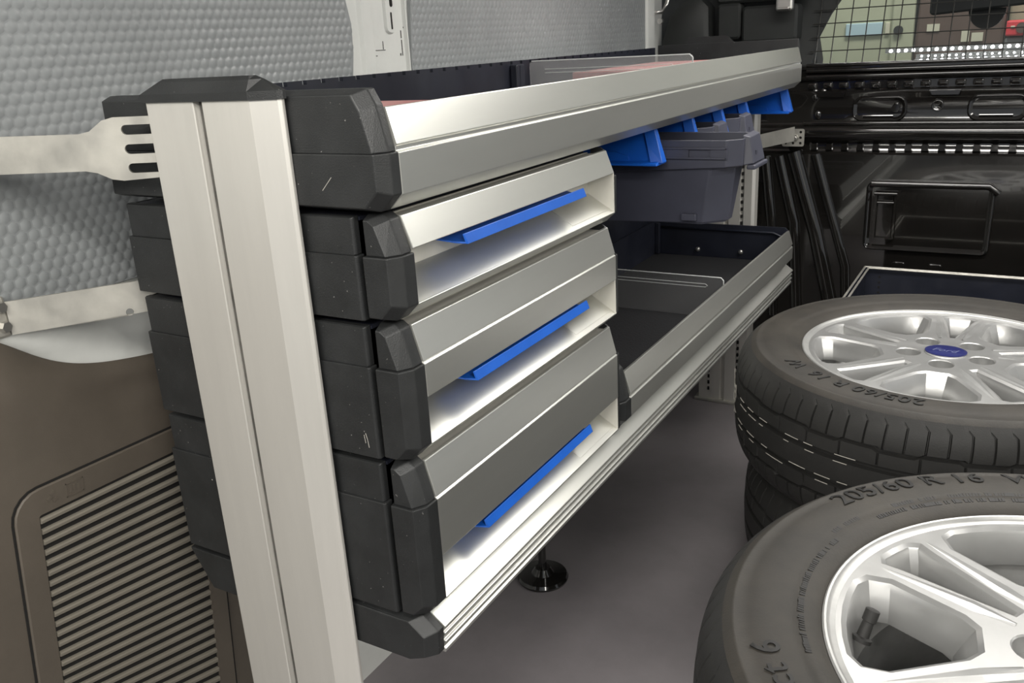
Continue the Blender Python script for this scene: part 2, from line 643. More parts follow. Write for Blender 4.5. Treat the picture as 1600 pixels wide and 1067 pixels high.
# lower pressed sheet, with the big beam profile above
sec = [(BY + .015, 0.0), (BY, 0.0), (BY, 0.585), (BY + .010, 0.592), (BY + .012, 0.612), (BY - .004, 0.622), (BY - .016, 0.632), (BY - .020, 0.642),
       (BY - .014, 0.652), (BY - .002, 0.657), (BY + .002, 0.664), (BY + .002, 0.722), (BY - .004, 0.730), (BY - .004, 0.738), (BY + .006, 0.742), (BY + .006, 0.760),
       (BY - .006, 0.766), (BY - .008, 0.774), (BY + .002, 0.779), (BY + .004, 0.785), (BY - .006, 0.790), (BY - .006, 0.797), (BY + .01, 0.800), (BY + .03, 0.800), (BY + .03, .0)]
g.px(sec, xl, xr)
wf = autosmooth(g.done('wall_front', PAINT), 55)
struct(wf, 'black glossy pressed steel bulkhead with grille window')


def pan(name, x0, z0, x1, z1, r, d, y=None, wdt=.006):
    """raised rounded rim around a dished pan, all in the bulkhead plane"""
    y = BY if y is None else y
    lp = rrect(x0, z0, x1, z1, r, 6)
    g = G()
    rings = []
    for ins, dy in ((0, .001), (.002, -d * .7), (wdt * .5, -d), (wdt, -d * .6), (wdt + .006, .004), (wdt + .010, .006)):
        rings.append([(a, y + dy, b) for a, b in inset(lp, ins)])
    g.loft(rings, cap=False)
    b = len(g.v) - len(lp)
    for t in tessellate_polygon([[Vector(p) for p in rings[-1]]]):
        g.f.append(tuple(b + i for i in t))
    return autosmooth(g.done(name, PAINT, wf), 40)


for xc in (-0.296, -0.062, 0.172, 0.406):
    x, z = bk(xc, 0.70)
    p = pan('pressed_oval', x - .062, 0.664, x + .062, 0.724, .024, .007, BY + .002, .008)
    g = G()
    g.tube([(x - .036, BY - .0, .678), (x + .032, BY - .0, .678)], .0026, 8)
    g.done('pressed_lip', PAINT, p)
for xc in (-0.178, 0.056, 0.29):
    x, z = bk(xc, .70)
    g = G()
    g.lathe([(0, .0), (.010, .0), (.0125, .003), (.0135, -.002)], 18)
    vv = [(x + a, BY - .001 - c, .700 + b) for a, b, c in g.v]
    mk('round_plug', vv, g.f, PAINT, wf, smooth=True)
x, z = bk(-0.262, .70)
g = G().cyl((x, BY - .008, .695), (x, BY + .004, .695), .009, .010, 14)
autosmooth(g.done('bolt_head', PAINT, wf))
for xa in (-0.435, -0.20, 0.03, 0.27):        # notched lower tabs of the window ledge
    x, z = bk(xa, .7)
    g = G()
    lp = [(x, .738), (x + .074, .738), (x + .068, .722), (x + .008, .722)]
    g.loft([[(a, BY + .002, b) for a, b in lp], [(a, BY - .009, b) for a, b in inset(lp, .003)]])
    autosmooth(g.done('pressed_tab', PAINT, wf))
for k in range(32):                            # scalloped row under the window
    x = -0.488 + k * 0.0365
    if x > .66:
        break
    g = G()
    lp = rrect(x, .743, x + .024, .759, .005, 3)
    g.loft([[(a, BY + .007, b) for a, b in lp], [(a, BY - .002, b) for a, b in inset(lp, .002)], [(a, BY - .004, b) for a, b in inset(lp, .006)]])
    autosmooth(g.done('scallop', PAINT, wf), 30)
for k in range(32):                            # row of tabs below the beam
    x = -0.474 + k * 0.0365
    if x > .66:
        break
    g = G()
    lp = [(x, .594), (x + .019, .594), (x + .017, .612), (x + .002, .612)]
    g.loft([[(a, BY + .013, b) for a, b in lp], [(a, BY + .003, b) for a, b in inset(lp, .0015)]])
    g.done('spot_weld_tab', PAINT, wf)
# ledge highlights: rounded bars along the window sill
for z, y, r in ((0.772, BY - .006, .0055), (0.786, BY - .004, .005), (0.799, BY - .006, .0045), (0.661, BY - .004, .006)):
    g = G().tube([(-0.49, y, z), (0.69, y, z)], r, 8)
    autosmooth(g.done('sill_bead', PAINT, wf), 60)
# raised lower panel with hooded top edge and a handle pocket
x0, zt = bk(-0.3095, .545)
x1, zb = bk(-0.045, .385)
p = pan('raised_panel', x0, zb, x1, zt, .018, .010, BY - .001, .010)
g = G().tube([(x0 + .012, BY - .008, zt - .004), (x1 - .014, BY - .008, zt - .004), (x1 + .006, BY - .006, zt - .020)], .0085, 12)
autosmooth(g.done('hood_edge', PAINT, p), 60)
a0, c1 = bk(-0.292, .523)
a1, c0 = bk(-0.240, .408)
lp = rrect(a0, c0, a1, c1, .008)
g = G()
g.loft([[(a, BY + .006, b) for a, b in lp], [(a, BY - .008, b) for a, b in inset(lp, .003)], [(a, BY - .008, b) for a, b in inset(lp, .008)], [(a, BY - .003, b) for a, b in inset(lp, .011)]])
h = autosmooth(g.done('pocket', PAINT, p), 30)
g = G().tube([(a0 + .002, BY - .012, c1 - .004), (a1 - .002, BY - .012, c1 - .004)], .004, 8)
g.tube([(a0 + .010, BY - .012, c1 - .026), (a1 - .008, BY - .012, c1 - .026)], .003, 8)
autosmooth(g.done('pocket_lip', PAINT, h), 60)
for xa, za in ((-0.243, .352), (-0.165, .352)):
    x, z = bk(xa, za)
    lp = rrect(x, z - .010, x + .032, z + .008, .006, 3)
    g = G().loft([[(a, BY + .001, b) for a, b in lp], [(a, BY - .004, b) for a, b in inset(lp, .002)]])
    autosmooth(g.done('pressed_clip', PAINT, wf), 30)
# diagonal pressed ribs at the foot of the pillar
for pts, r in (([(-.512, .60), (-.470, .44), (-.452, .20)], .016), ([(-.478, .61), (-.418, .42), (-.368, .22)], .020),
               ([(-.428, .605), (-.405, .53), (-.345, .34), (-.335, .2)], .013), ([(-.545, .60), (-.52, .40), (-.51, .2)], .014)):
    g = G().tube([(*[bk(a, b)[0]], BY + .004, bk(a, b)[1]) for a, b in pts], r, 10)
    autosmooth(g.done('pressed_rib', PAINT, wf), 60)
for xa, za in ((-.428, .695), (-.437, .745), (-.418, .745), (-.437, .735)):
    x, z = bk(xa, za)
    g = G().lathe([(0, .004), (.004, .0035), (.007, .0)], 12)
    mk('weld_bump', [(x + a, BY - .0 - c, z + b * 1.6) for a, b, c in g.v], g.f, PAINT, wf, smooth=True)

# grille window: sloping wire mesh
w1 = G()
TL = math.tan(R(20))


def wp(x, z, dy=0.0):
    return (x, BY + .006 + (z - .795) * TL + dy, z)


zt = 1.16
# frame surround: left filler with slanted edge, top bar
lft = [(-0.90, .797), (-0.485, .797), (-0.478, .86), (-0.455, .915), (-0.425, .965), (-0.40, 1.05), (-0.38, 1.17), (-0.90, 1.17)]
g = G()
g.loft([[wp(a, b, .010) for a, b in lft], [wp(a, b, .030) for a, b in lft]])
top = [(-0.40, 1.12), (0.70, 1.12), (0.70, 1.30), (-0.90, 1.30), (-0.90, 1.16), (-.40, 1.16)]
g.loft([[wp(a, b, .010) for a, b in top], [wp(a, b, .030) for a, b in top]])
win = g.done('window_1', DARKTRIM)
struct(win, 'wire grille window in the black bulkhead')
k = 0
x = -0.475
while x < .68:
    g = G().tube([wp(x, .797), wp(x + .0, 1.14)], .0014, 6)
    g.done('upright_wire', WIRE, win)
    x += .0367
z = .8
while z < 1.13:
    g = G().tube([wp(-.49, z, -.0025), wp(.69, z, -.0025)], .0014, 6)
    g.done('cross_wire', WIRE, win)
    z += .0315

# dark pillar trim between rack end and grille window
g = G()
hump = [(-0.86, .79), (-0.855, .875), (-0.835, .935), (-0.80, .965), (-0.76, .975), (-0.735, .95), (-0.73, .79)]
g.loft([[(a, 2.265, b) for a, b in inset(hump, .012)], [(a, 2.275, b) for a, b in hump], [(a, 2.33, b) for a, b in hump]])
autosmooth(g.done('pillar_hump', DARKTRIM, win), 50)
for x0, x1, z0, z1, d in ((-.715, -.655, .87, .955, .030), (-.650, -.515, .86, .945, .036), (-.72, -.50, .955, 1.05, .022)):
    lp = rrect(x0, z0, x1, z1, .010, 4)
    g = G().loft([[(a, BY + .03, b) for a, b in lp], [(a, BY + .02 - d, b) for a, b in lp], [(a, BY + .014 - d, b) for a, b in inset(lp, .006)]])
    autosmooth(g.done('trim_box', DARKTRIM, win), 30)
g = G().bbox((-.555, 2.225, .928), (-.515, 2.245, .97), .006)
g.bbox((-.550, 2.218, .931), (-.522, 2.228, .937), .002)
g.done('buckle_bracket', STEEL, win)
# light pillar edge with hook and bolt beside it
g = G()
g.pz([(-.874, 2.185), (-.862, 2.19), (-.855, 2.215), (-.862, 2.235), (-.874, 2.24)], .78, 1.295)
o = autosmooth(g.done('trim_6', WHITE), 40)
struct(o, 'white pillar edge where the honeycomb lining ends')
g = G().tube([(-.858, 2.22, .945), (-.842, 2.235, .945), (-.832, 2.24, .965), (-.825, 2.245, 1.0)], .005, 8)
g.done('hook', STEEL, o, True)
g = G().cyl((-.846, 2.228, .924), (-.846, 2.238, .924), .007, .007, 16)
autosmooth(g.done('bolt', STEEL, o))
g = G().box((-.90, BY + .005, .60), (-.50, BY + .03, 1.2))

# ================================================================== rack
F = -0.4356       # front plane of the rack
Y0 = 0.545        # outer plane of the near end plates
YE = 1.995        # far end


def end_plate(name, outline, y_out, y_mid, y_in, m, parent, ins=.008):
    g = G()
    g.loft([[(a, y_out, b) for a, b in inset(outline, ins)], [(a, y_mid, b) for a, b in outline], [(a, y_in, b) for a, b in outline]])
    return g.done(name, m, parent)


def two_step_plate(name, low, up, y_out, y_mid, y_in, m, parent, ins=.008, step=.0024):
    g = G()
    for poly, k in ((low, 0.0), (up, step)):
        s = 1 if y_mid > y_out else -1
        q = inset(poly, .0) if k == 0 else poly
        # chamfer only in x so that the two pieces stay tight
        xm = max(a for a, b in q)
        xn = min(a for a, b in q)
        zn = min(b for a, b in q)
        zx = max(b for a, b in q)

        def tap(p, d):
            a, b = p
            a2 = a - d if a > (xm + xn) / 2 else a + min(d, .003)
            b2 = b
            if poly is low and b < zn + .02:
                b2 = b + d * .5
            if poly is up and b > zx - .02:
                b2 = b - d * .5
            return a2, b2
        r0 = [(tap(p, ins)[0] - (k if p[0] > (xm + xn) / 2 else -k), y_out + s * k, tap(p, ins)[1]) for p in q]
        r1 = [(p[0] - (k if p[0] > (xm + xn) / 2 else -k), y_mid + s * k, p[1]) for p in q]
        r2 = [(p[0] - (k if p[0] > (xm + xn) / 2 else -k), y_in, p[1]) for p in q]
        g.loft([r0, r1, r2])
    o = g.done(name, m, parent)
    return o


def soften(o, w=.0012):
    b = o.modifiers.new('edge', 'BEVEL')
    b.width = w
    b.segments = 2
    b.limit_method = 'ANGLE'
    b.angle_limit = R(30)
    return o


# ---- near upright post
up = thing('upright_post', 'tall pale aluminium upright post at the near end of the rack', 'post', (-0.605, 0.535, 0.0))
PX0, PX1 = -0.6850, -0.5285
PY = 0.528
g = G()
lp = [(PX0, PY + .003), (PX0 + .002, PY), (-0.6225, PY), (-0.6220, PY + .003), (-0.6205, PY + .008), (-0.6135, PY + .008), (-0.6120, PY + .003), (-0.6115, PY),
      (-0.5550, PY), (-0.5310, PY + .008), (PX1, PY + .0105), (PX1, .5418), (PX0, .5418)]
g.pz(lp, 0.0, 0.861)
soften(g.done('profile', ALU_POST, up), .0008)
g = G().box((-0.6205, PY + .0055, 0.001), (-0.6135, PY + .009, 0.860))
g.done('groove_strip', GROOVE, up)
lpc = [(PX0 - .002, PY - .002), (-0.5545, PY - .002), (-0.5295, PY + .0065), (-0.5265, PY + .0105), (-0.5265, .5418), (PX0 - .002, .5418)]


def sh(lp, d):
    return inset(lp, d)


g = G()
g.loft([[(a, b, .8602) for a, b in lpc], [(a, b, .8672) for a, b in lpc], [(min(max(a, PX0 + .018), -.548), min(b + .0045, .5412), .8765) for a, b in lpc],
        [(min(max(a, PX0 + .024), -.556), min(b + .007, .5405), .8795) for a, b in lpc]])
soften(g.done('end_cap', BLACKP, up), .001)
g = G().bbox((PX0 - .01, PY - .004, 0.0), (PX1 + .01, PY + .06, .012), .003)
g.done('foot_plate', GALV, up)

# ---- far upright post
up2 = thing('upright_post', 'pale slotted upright post at the far end of the rack', 'post', (-0.6, 2.02, 0.0))
g = G()
lp = [(-.655, 2.004), (-.600, 2.004), (-.600, 2.010), (-.590, 2.010), (-.590, 2.004), (-.562, 2.004), (-.562, 2.0075), (-.555, 2.0075), (-.555, 2.004), (-.536, 2.004),
      (-.530, 2.010), (-.530, 2.035), (-.655, 2.035)]
g.pz(lp, 0.0, .80)
soften(g.done('profile', ALU_POST, up2), .0008)
g = G()
for k in range(46):
    z = .03 + k * .0165
    g.box((-.5605, 2.0030, z), (-.5565, 2.0078, z + .0075))
    if k < 20:
        g.box((-.632, 2.0025, z), (-.627, 2.0045, z + .009))
o = g.done('slot_row', VOID, up2)
o['kind'] = 'stuff'
g = G().bbox((-.665, 1.997, 0), (-.52, 2.04, .008), .002)
g.done('foot_plate', GALV, up2)

# ---- top shelf
ts = thing('top_shelf', 'long aluminium fronted top shelf trough above the drawers', 'shelf', (-0.6, 1.27, 0.768))


def front_profile(zb, zc, zt, t=.004, lean=.0085):
    return [(F - .014, zb), (F, zb + .013), (F, zc - .0005), (F - .0026, zc + .0005), (F - .0026, zc + .0042), (F - .0006, zc + .0055), (F - lean, zt), (F - lean - .004, zt),
            (F - lean - .006, zt - .004), (F - .0085, zc), (F - .007, zb + .016), (F - .016, zb + .004)]


g = G().py(front_profile(.768, .8155, .8505), .5652, YE - .004)
soften(g.done('front_profile', ALU, ts), .0007)
low = [(-.776, .770), (F - .014, .768), (F, .782), (F, .8157), (-.7745, .8157)]
upp = [(-.7745, .8159), (F, .8159), (F - .0085, .8525), (F - .016, .8655), (-.773, .8655)]
soften(two_step_plate('end_cap', low, upp, .5420, .5540, .5654, BLACKP, ts), .0010)
g = G().py([(-.760, .790), (F - .016, .790), (F - .002, .795), (F - .0095, .868), (-.760, .868)], YE - .005, YE + .004)
soften(g.done('end_cap', BLACKP, ts), .001)
g = G().py([(-.70, .868), (-.69, .882), (-.60, .882), (-.585, .868)], YE - .003, YE + .003)
g.done('handle_hump', BLACKP, ts)
g = G().box((-.772, .574, .774), (F - .010, YE - .006, .778))
g.done('base_sheet', TRAYMAT, ts)
# back wall with a notched upper edge
pts = [(.574, .775), (YE - .006, .775), (YE - .006, .8635)]
y = YE - .03
while y > .60:
    pts += [(y, .8635), (y, .8585), (y - .0075, .8585), (y - .0075, .8635)]
    y -= .0335
pts += [(.574, .8635)]
g = G().px(pts, -.772, -.766)
g.done('back_wall', DARKM, ts)
g = G().bbox((-.7655, 1.318, .779), (-.752, 1.345, .8575), .002)
g.box((-.7525, 1.328, .782), (-.7515, 1.335, .856))
g.done('divider_channel', DARKM, ts)

# ---- clear dividers
def divider(label, y, x0, x1, z0, z1, m, tilt=0.0):
    t = thing('divider', label, 'divider', (x0, y, z0))
    g = G()
    lp = rrect(x0, z0, x1, z1, .006, 4)
    ry = lambda b: y + (b - z0) * tilt
    g.loft([[(a, ry(b) - .001, b) for a, b in lp], [(a, ry(b) + .001, b) for a, b in lp]])
    p = g.done('pane', m, t)
    g = G()
    for zz in (z1 - .014, z1 - .020):
        g.tube([(x0 + .03, ry(zz) - .0013, zz), (x1 - .035, ry(zz) - .0013, zz)], .0006, 6)
    g.tube([(x1 - .035, ry(z1 - .014) - .0013, z1 - .014), (x1 - .031, ry(z1 - .017) - .0013, z1 - .017), (x1 - .035, ry(z1 - .020) - .0013, z1 - .020)], .0006, 6)
    g.done('moulded_groove', CLEAR_EDGE, t)
    g = G()
    g.tube([(x0 + .004, ry(z1), z1), (x1 - .006, ry(z1), z1), (x1 - .001, ry(z1 - .005), z1 - .005), (x1, ry(z0), z0 + .004)], .0011, 6)
    g.done('rim', CLEAR_EDGE, t)
    return t


divider('clear plastic divider standing in the top shelf trough', 1.385, -.764, -.470, .779, .8605, CLEAR)

# ---- red printed cartons in the trough
def carton(label, lo, hi):
    t = thing('carton', label, 'carton', ((lo[0] + hi[0]) / 2, (lo[1] + hi[1]) / 2, lo[2]))
    g = G().bbox(lo, hi, .0015)
    g.done('body', REDP, t)
    g = G().box((lo[0] + .01, lo[1] + .01, hi[2]), (hi[0] - .01, hi[1] - .01, hi[2] + .0006))
    g.done('flap', REDP, t)
    return t


carton('flat red printed carton behind the front lip nearest the upright post', (-.62, .60, .779), (-.462, .70, .846))
carton('long red printed carton lying behind the clear divider', (-.70, 1.42, .779), (-.475, 1.80, .838))

# ---- drawer units
def drawer_unit(label, zb, zt, zc, zpan, zlip):
    """zc crease of the leaning face, zpan lower edge of the face, zlip top of the lower lip"""
    t = thing('drawer_unit', label, 'drawer', (-0.6, .77, zb), 'stacked drawer units')
    # housing: near end plate in black plastic behind the drawer front
    low = [(-.7695, zb), (-.4748, zb), (-.4748, zc), (-.7695, zc)]
    upp = [(-.7695, zc + .0002), (-.4748, zc + .0002), (-.4748, zt - .002), (-.7695, zt - .002)]
    soften(two_step_plate('housing_end', low, upp, Y0, .5475, .5560, BLACKP, t, ins=.0015), .0009)
    g = G()
    g.box((-.768, .556, zb + .001), (-.764, .990, zt - .003))
    g.box((-.768, .986, zb + .001), (-.476, .990, zt - .003))
    g.box((-.768, .556, zt - .006), (-.476, .990, zt - .003))
    g.box((-.768, .556, zb + .001), (-.476, .990, zb + .003))
    g.done('housing', DARKM, t)
    # drawer front
    zk = zb + .0125
    if zpan > zc - .004:
        sec = [(F - .0135, zt - .003), (F - .0105, zt - .004), (F - .0005, zpan + .0008), (F - .0005, zpan), (F - .003, zpan), (F - .0130, zt - .007)]
    else:
        sec = [(F - .0135, zt - .003), (F - .0105, zt - .004), (F - .0010, zc + .0022), (F - .0026, zc + .0016), (F, zc - .0004), (F, zpan), (F - .003, zpan), (F - .003, zc - .003),
               (F - .0130, zt - .007)]
    g = G().py(sec, .5735, .9925)
    fp = soften(g.done('front_panel', ALU, t), .0006)
    sec = [(F - .036, zlip + .021), (F - .0015, zlip), (F, zlip - .0008), (F, zk - .001), (F - .012, zb + .0008), (F - .020, zb + .0008), (F - .020, zb + .004), (F - .014, zb + .004), (F - .004, zk + .002), (F - .004, zlip - .004),
           (F - .036, zlip + .018)]
    g = G().py(sec, .5735, .9925)
    soften(g.done('lower_lip', ALU, t), .0006)
    g = G().box((F - .0385, .5737, zlip + .012), (F - .036, .9923, zt - .006))
    g.box((F - .037, .5737, zt - .010), (F - .012, .9923, zt - .0075))
    g.done('recess_back', CREAM, t)
    g = G().px([(0, 0)] * 3, 0, 0) if False else G()
    tri = [(F - .0375, zlip + .019), (F - .0005, zlip - .001), (F - .0008, zpan + .001), (F - .0375, zpan + .012)]
    g.py(tri, .9905, .9924)
    g.done('recess_side', CREAM, t)
    # plastic corner caps of the drawer front
    for near in (True, False):
        low = [(-.4715 if near else -.4705, zb), (F - .0125, zb), (F, zk), (F, zc), (-.4715 if near else -.4705, zc)]
        upp = [(-.4715 if near else -.4705, zc + .0002), (F, zc + .0002), (F - .0095, zt - .005), (F - .0165, zt), (-.4715 if near else -.4705, zt)]
        if near:
            soften(two_step_plate('corner_cap', low, upp, Y0, .5580, .5736, BLACKP, t), .0010)
        else:
            soften(two_step_plate('corner_cap', low, upp, 1.0030, .9975, .9924, BLACKP, t, ins=.003), .0008)
    # blue grip
    zt2 = zpan
    sec = [(F - .026, zt2 - .0085), (F - .010, zt2 - .0125), (F + .0020, zt2 - .0138), (F - .0015, zt2 - .0040), (F - .0030, zt2 - .0042), (F - .0010, zt2 - .0120), (F - .010, zt2 - .0108), (F - .026, zt2 - .0068)]
    g = G()
    ring0 = [(a, .6535 + (a - F) * .55, b) for a, b in sec]
    ring1 = [(a, .9075 + (a - F) * .1, b) for a, b in sec]
    g.loft([ring0, ring1])
    hd = g.done('grip', BLUE, fp)
    soften(hd, .0005)
    g = G()
    g.box((F - .034, .660, zlip + .0195), (F - .008, .865, zlip + .0205)) if False else None
    # thin raised wedge at the far end of the scoop
    tri = [(F - .0355, zlip + .0205), (F - .006, zlip + .0027), (F - .006, zlip + .0031), (F - .0355, zlip + .0214)]
    g.py(tri, .885, .9903)
    g.done('scoop_step', ALU, fp)
    return t


drawer_unit('shallow top drawer with blue grip directly under the top shelf', .6735, .7655, .7310, .7340, .6868)
drawer_unit('middle drawer with blue grip between the shallow and deep drawers', .5415, .6695, .6305, .5987, .5545)
drawer_unit('deep bottom drawer with blue grip resting on the base rail', .3760, .5375, .4960, .4350, .3895)

# pale scratches on the near end plates
for nm, pts in (('top', [(-.500, .786), (-.494, .792), (-.489, .797)]), ('mid', [(-.4880, .566), (-.4865, .560), (-.4855, .552)]), ('mid', [(-.4900, .564), (-.4890, .556)]),
                ('low', [(-.7000, .4700), (-.6990, .4690)]), ('low', [(-.7110, .4705), (-.7100, .4695)])):
    host = ts if nm == 'top' else [o for o in bpy.data.objects if o.name.startswith('drawer_unit')][1 if nm == 'mid' else 2]
    part = [c for c in host.children if c.name.startswith('end_cap' if nm == 'top' else 'housing_end')][0]
    yy = (.5420 if nm == 'top' else Y0) - .0001
    g = G().tube([(a, yy, b) for a, b in pts], .0003, 5)
    g.done('scratch', DIRT, part)

# ---- base shelf carrying drawers and tray
bs = thing('base_shelf', 'long ridged aluminium base shelf rail under drawers and tray', 'shelf', (-0.6, 1.27, 0.326))
sec = [(F - .024, .3715), (F - .020, .3752), (F - .0175, .3748), (F + .0015, .3608), (F + .002, .3588), (F - .002, .3566), (F - .002, .3535), (F + .0005, .3522), (F + .0005, .3500), (F - .0025, .3485),
       (F - .0025, .3440), (F + .0005, .3428), (F + .0005, .3405), (F - .003, .3390), (F - .003, .3350), (F - .0005, .3335), (F - .0005, .3300), (F - .020, .3285), (F - .024, .333)]
g = G().py(sec, .5650, YE + .005)
soften(g.done('front_rail', ALU, bs), .0005)
cap = [(-.772, .3715), (-.745, .3255), (F - .020, .3255), (F - .002, .3330), (F - .0005, .3600), (F - .018, .3735)]
g = G()
g.loft([[(a - (.010 if a > -.6 else -.002), Y0, b - (.004 if b > .35 and a > -.6 else 0)) for a, b in cap], [(a, .5565, b) for a, b in cap], [(a, .5655, b) for a, b in cap]])
soften(g.done('end_cap', BLACKP, bs), .001)
g = G().box((-.765, .5655, .3300), (F - .02, YE, .3340))
g.box((-.768, .5655, .3300), (-.764, YE, .3715))
g.box((-.764, .5655, .3675), (F - .03, YE, .3712))
g.done('base_sheet', DARKM, bs)
g = G().box((-.7715, .995, .3715), (-.7695, YE, .768))
g.done('rear_panel', DARKM, bs)
# adjustable foot
ft = thing('adjustable_foot', 'black round adjustable foot on the floor below the rack', 'foot', (-.648, 1.137, 0))
g = G().lathe([(0, .0), (.044, .0), (.045, .004), (.042, .009), (.020, .012), (.013, .022), (0, .022)], 36, (-.648, 1.137, .0))
autosmooth(g.done('pad', PAINT, ft), 40)
g = G().cyl((-.648, 1.137, .02), (-.648, 1.137, .3285), .007, .007, 12)
autosmooth(g.done('stud', PAINT, ft))

# ---- right hand open tray on the base shelf
tr = thing('open_tray', 'open black tray with aluminium front right of the drawers', 'tray', (-0.6, 1.5, .376))
g = G().py(front_profile(.3765, .4170, .4535, lean=.010), 1.038, YE)
soften(g.done('front_profile', ALU, tr), .0007)
low = [(F - .06, .3765), (F - .014, .3765), (F, .389), (F, .4170), (F - .06, .4170)]
upp = [(F - .06, .4172), (F, .4172), (F - .010, .4600), (F - .018, .4665), (F - .06, .4665)]
soften(two_step_plate('end_cap', low, upp, 1.0100, 1.020, 1.0385, BLACKP, tr, ins=.006), .001)
g = G().box((-.768, 1.0105, .3765), (-.496, 1.0135, .462))
g.done('side_wall', DARKM, tr)
g = G().box((-.768, 1.014, .3765), (F - .012, YE, .380))
g.done('tray_mat', TRAYMAT, tr)
g = G().box((-.768, 1.014, .3805), (-.764, YE, .462))
g.done('back_wall', DARKM, tr)
pts = [(-.764, .3805), (F - .010, .3805), (F - .010, .452), (F - .018, .4605), (-.764, .4605)]
g = G().py(pts, YE - .006, YE - .001)
ew = g.done('far_wall', DARKM, tr)
g = G().tube([(-.758, YE - .0065, .447), (-.48, YE - .0065, .447), (-.462, YE - .0065, .440), (-.455, YE - .0065, .42)], .003, 8)
g.done('pressed_bead', DARKM, ew, True)
for x in (-.6575, -.5535):
    g = G().lathe([(0, .005), (.004, .0045), (.0055, .002), (.0058, 0)], 14)
    mk('bolt', [(x + a, YE - .0065 - c, .3975 + b) for a, b, c in g.v], g.f, STEEL, ew, smooth=True)
g = G().bbox((-.764, 1.99 - .012, .381), (-.752, 1.9885, .458), .002)
g.done('corner_post', DARKM, ew)
divider('clear plastic divider standing in the open black tray', 1.535, -.763, -.4565, .3815, .459, CLEAR2)

# ---- bins hanging under the top shelf
def make_bin(label, y, x_front, W=.10):
    t = thing('storage_bin', label, 'bin', (x_front, y, .635), 'hanging storage bins')
    D = .30
    xb = x_front - D
    x = x_front
    zt, zs, zb = .7475, .693, .6205

    def ring(x0, x1, y0, y1, c, z, zf=None):
        lp = [(x0, y0), (x1 - c, y0), (x1, y0 + c), (x1, y1 - c), (x1 - c, y1), (x0, y1)]
        return [(a, b, z if zf is None or a < x1 - c * 1.5 else zf) for a, b in lp]
    g = G()
    rings = [ring(xb + .02, x - .026, y + .014, y + W - .014, .030, zb, zb + .006), ring(xb + .012, x - .014, y + .006, y + W - .006, .030, zs - .002, zs + .012),
             ring(xb + .010, x - .010, y + .005, y + W - .005, .026, zs, zs + .014), ring(xb, x, y, y + W, .019, zs + .002, zs + .017),
             ring(xb, x, y, y + W, .019, zt), ring(xb + .003, x - .003, y + .003, y + W - .003, .017, zt),
             ring(xb + .014, x - .018, y + .009, y + W - .009, .027, zs), ring(xb + .022, x - .030, y + .017, y + W - .017, .028, zb + .003)]
    g.loft(rings)
    soften(g.done('body', BINP, t), .0012)
    # side rail with recessed pocket, both sides
    for s in (0, 1):
        yy = y - .004 if s == 0 else y + W
        g = G().bbox((xb + .02, yy, .7345), (x - .016, yy + .004, .7375), .001)
        g.bbox((xb + .02, yy, .7210), (x - .016, yy + .004, .7240), .001)
        g.box((x - .019, yy, .7210), (x - .016, yy + .004, .7375))
        g.box((xb + .02, yy, .724), (x - .072, yy + .003, .7345))
        g.box((x - .040, yy, .724), (x - .019, yy + .003, .7345))
        g.done('side_rail', BINP, t)
        yc = y + .006 if s == 0 else y + W - .016
        g = G().bbox((x - .085, yc - .002, zb + .010), (x - .063, yc + .010, zb + .020), .001)
        g.done('clip', BINP, t)
    # sloping front handle plate with label slot
    g = G()
    hp = [(y + .030, .7515), (y + W - .022, .7525), (y + W - .016, .709), (y + .024, .709)]
    g.loft([[(x - .004, a, b) for a, b in hp], [(x + .014 - (b - .709) * .20, a, b) for a, b in inset(hp, .003)]])
    h = soften(g.done('handle_plate', BINP, t), .0015)
    g = G().bbox((x + .004, y + .024, .704), (x + .017, y + W - .016, .7105), .002)
    g.box((x + .0105, y + .045, .723), (x + .0118, y + .053, .729))
    g.done('label_lip', BINP, h)
    return t


make_bin('dark grey storage bin pulled out below the top shelf', 1.216, -.345, .108)
make_bin('grey storage bin pushed back behind the pulled out bin', 1.376, -.440)
make_bin('grey storage bin farthest back between blue runners', 1.524, -.440)

# ---- blue runners
def runner(label, y):
    t = thing('bin_runner', label, 'runner', (-.5, y, .716), 'blue bin runners')
    g = G()
    ysec = [(-.004, .7672), (-.0025, .750), (-.006, .7225), (-.020, .7195), (-.020, .7165), (.020, .7165), (.020, .7195), (.006, .7225), (.0025, .750), (.004, .7672)]
    a = [(F - .300, y + p, z) for p, z in ysec]
    b = [(F - .026 + (.7672 - z) * .25, y + p, z) for p, z in ysec]
    g.loft([a, b])
    soften(g.done('rail', BLUE, t), .0007)
    g = G()
    f0 = [(-.0075, .7672), (-.009, .745), (-.012, .7195), (.012, .7195), (.009, .745), (.0075, .7672)]
    g.loft([[(F - .038 + (.7672 - z) * .25, y + p, z) for p, z in f0], [(F - .022 + (.7672 - z) * .28, y + p * .7, z) for p, z in f0]])
    soften(g.done('front_stop', BLUE, t), .0008)
    g = G()
    for s in (-1, 1):
        lp = [(F - .20, .7200), (F - .060, .7200), (F - .062, .729), (F - .072, .7315), (F - .082, .7345), (F - .10, .7345)]
        g.py(lp, y + s * .0065 - .0015, y + s * .0065 + .0015)
    g.done('gusset', BLUE, t)
    return t


for y, l in ((1.190, 'blue plastic bin runner nearest the drawers'), (1.350, 'second blue bin runner, just behind the pulled out bin'),
             (1.500, 'third blue bin runner from the drawers'), (1.648, 'fourth blue bin runner from the drawers'), (1.965, 'blue bin runner at the far end of the shelf')):
    runner(l, y)

# ---- fixing straps
def strap_frame(p, d):
    d = Vector(d).normalized()
    n = d.cross(Vector((0, 0, 1))).normalized()
    return Matrix((( d.x, 0, n.x, p[0]), (d.y, 0, n.y, p[1]), (d.z, 1, n.z, p[2]), (0, 0, 0, 1)))


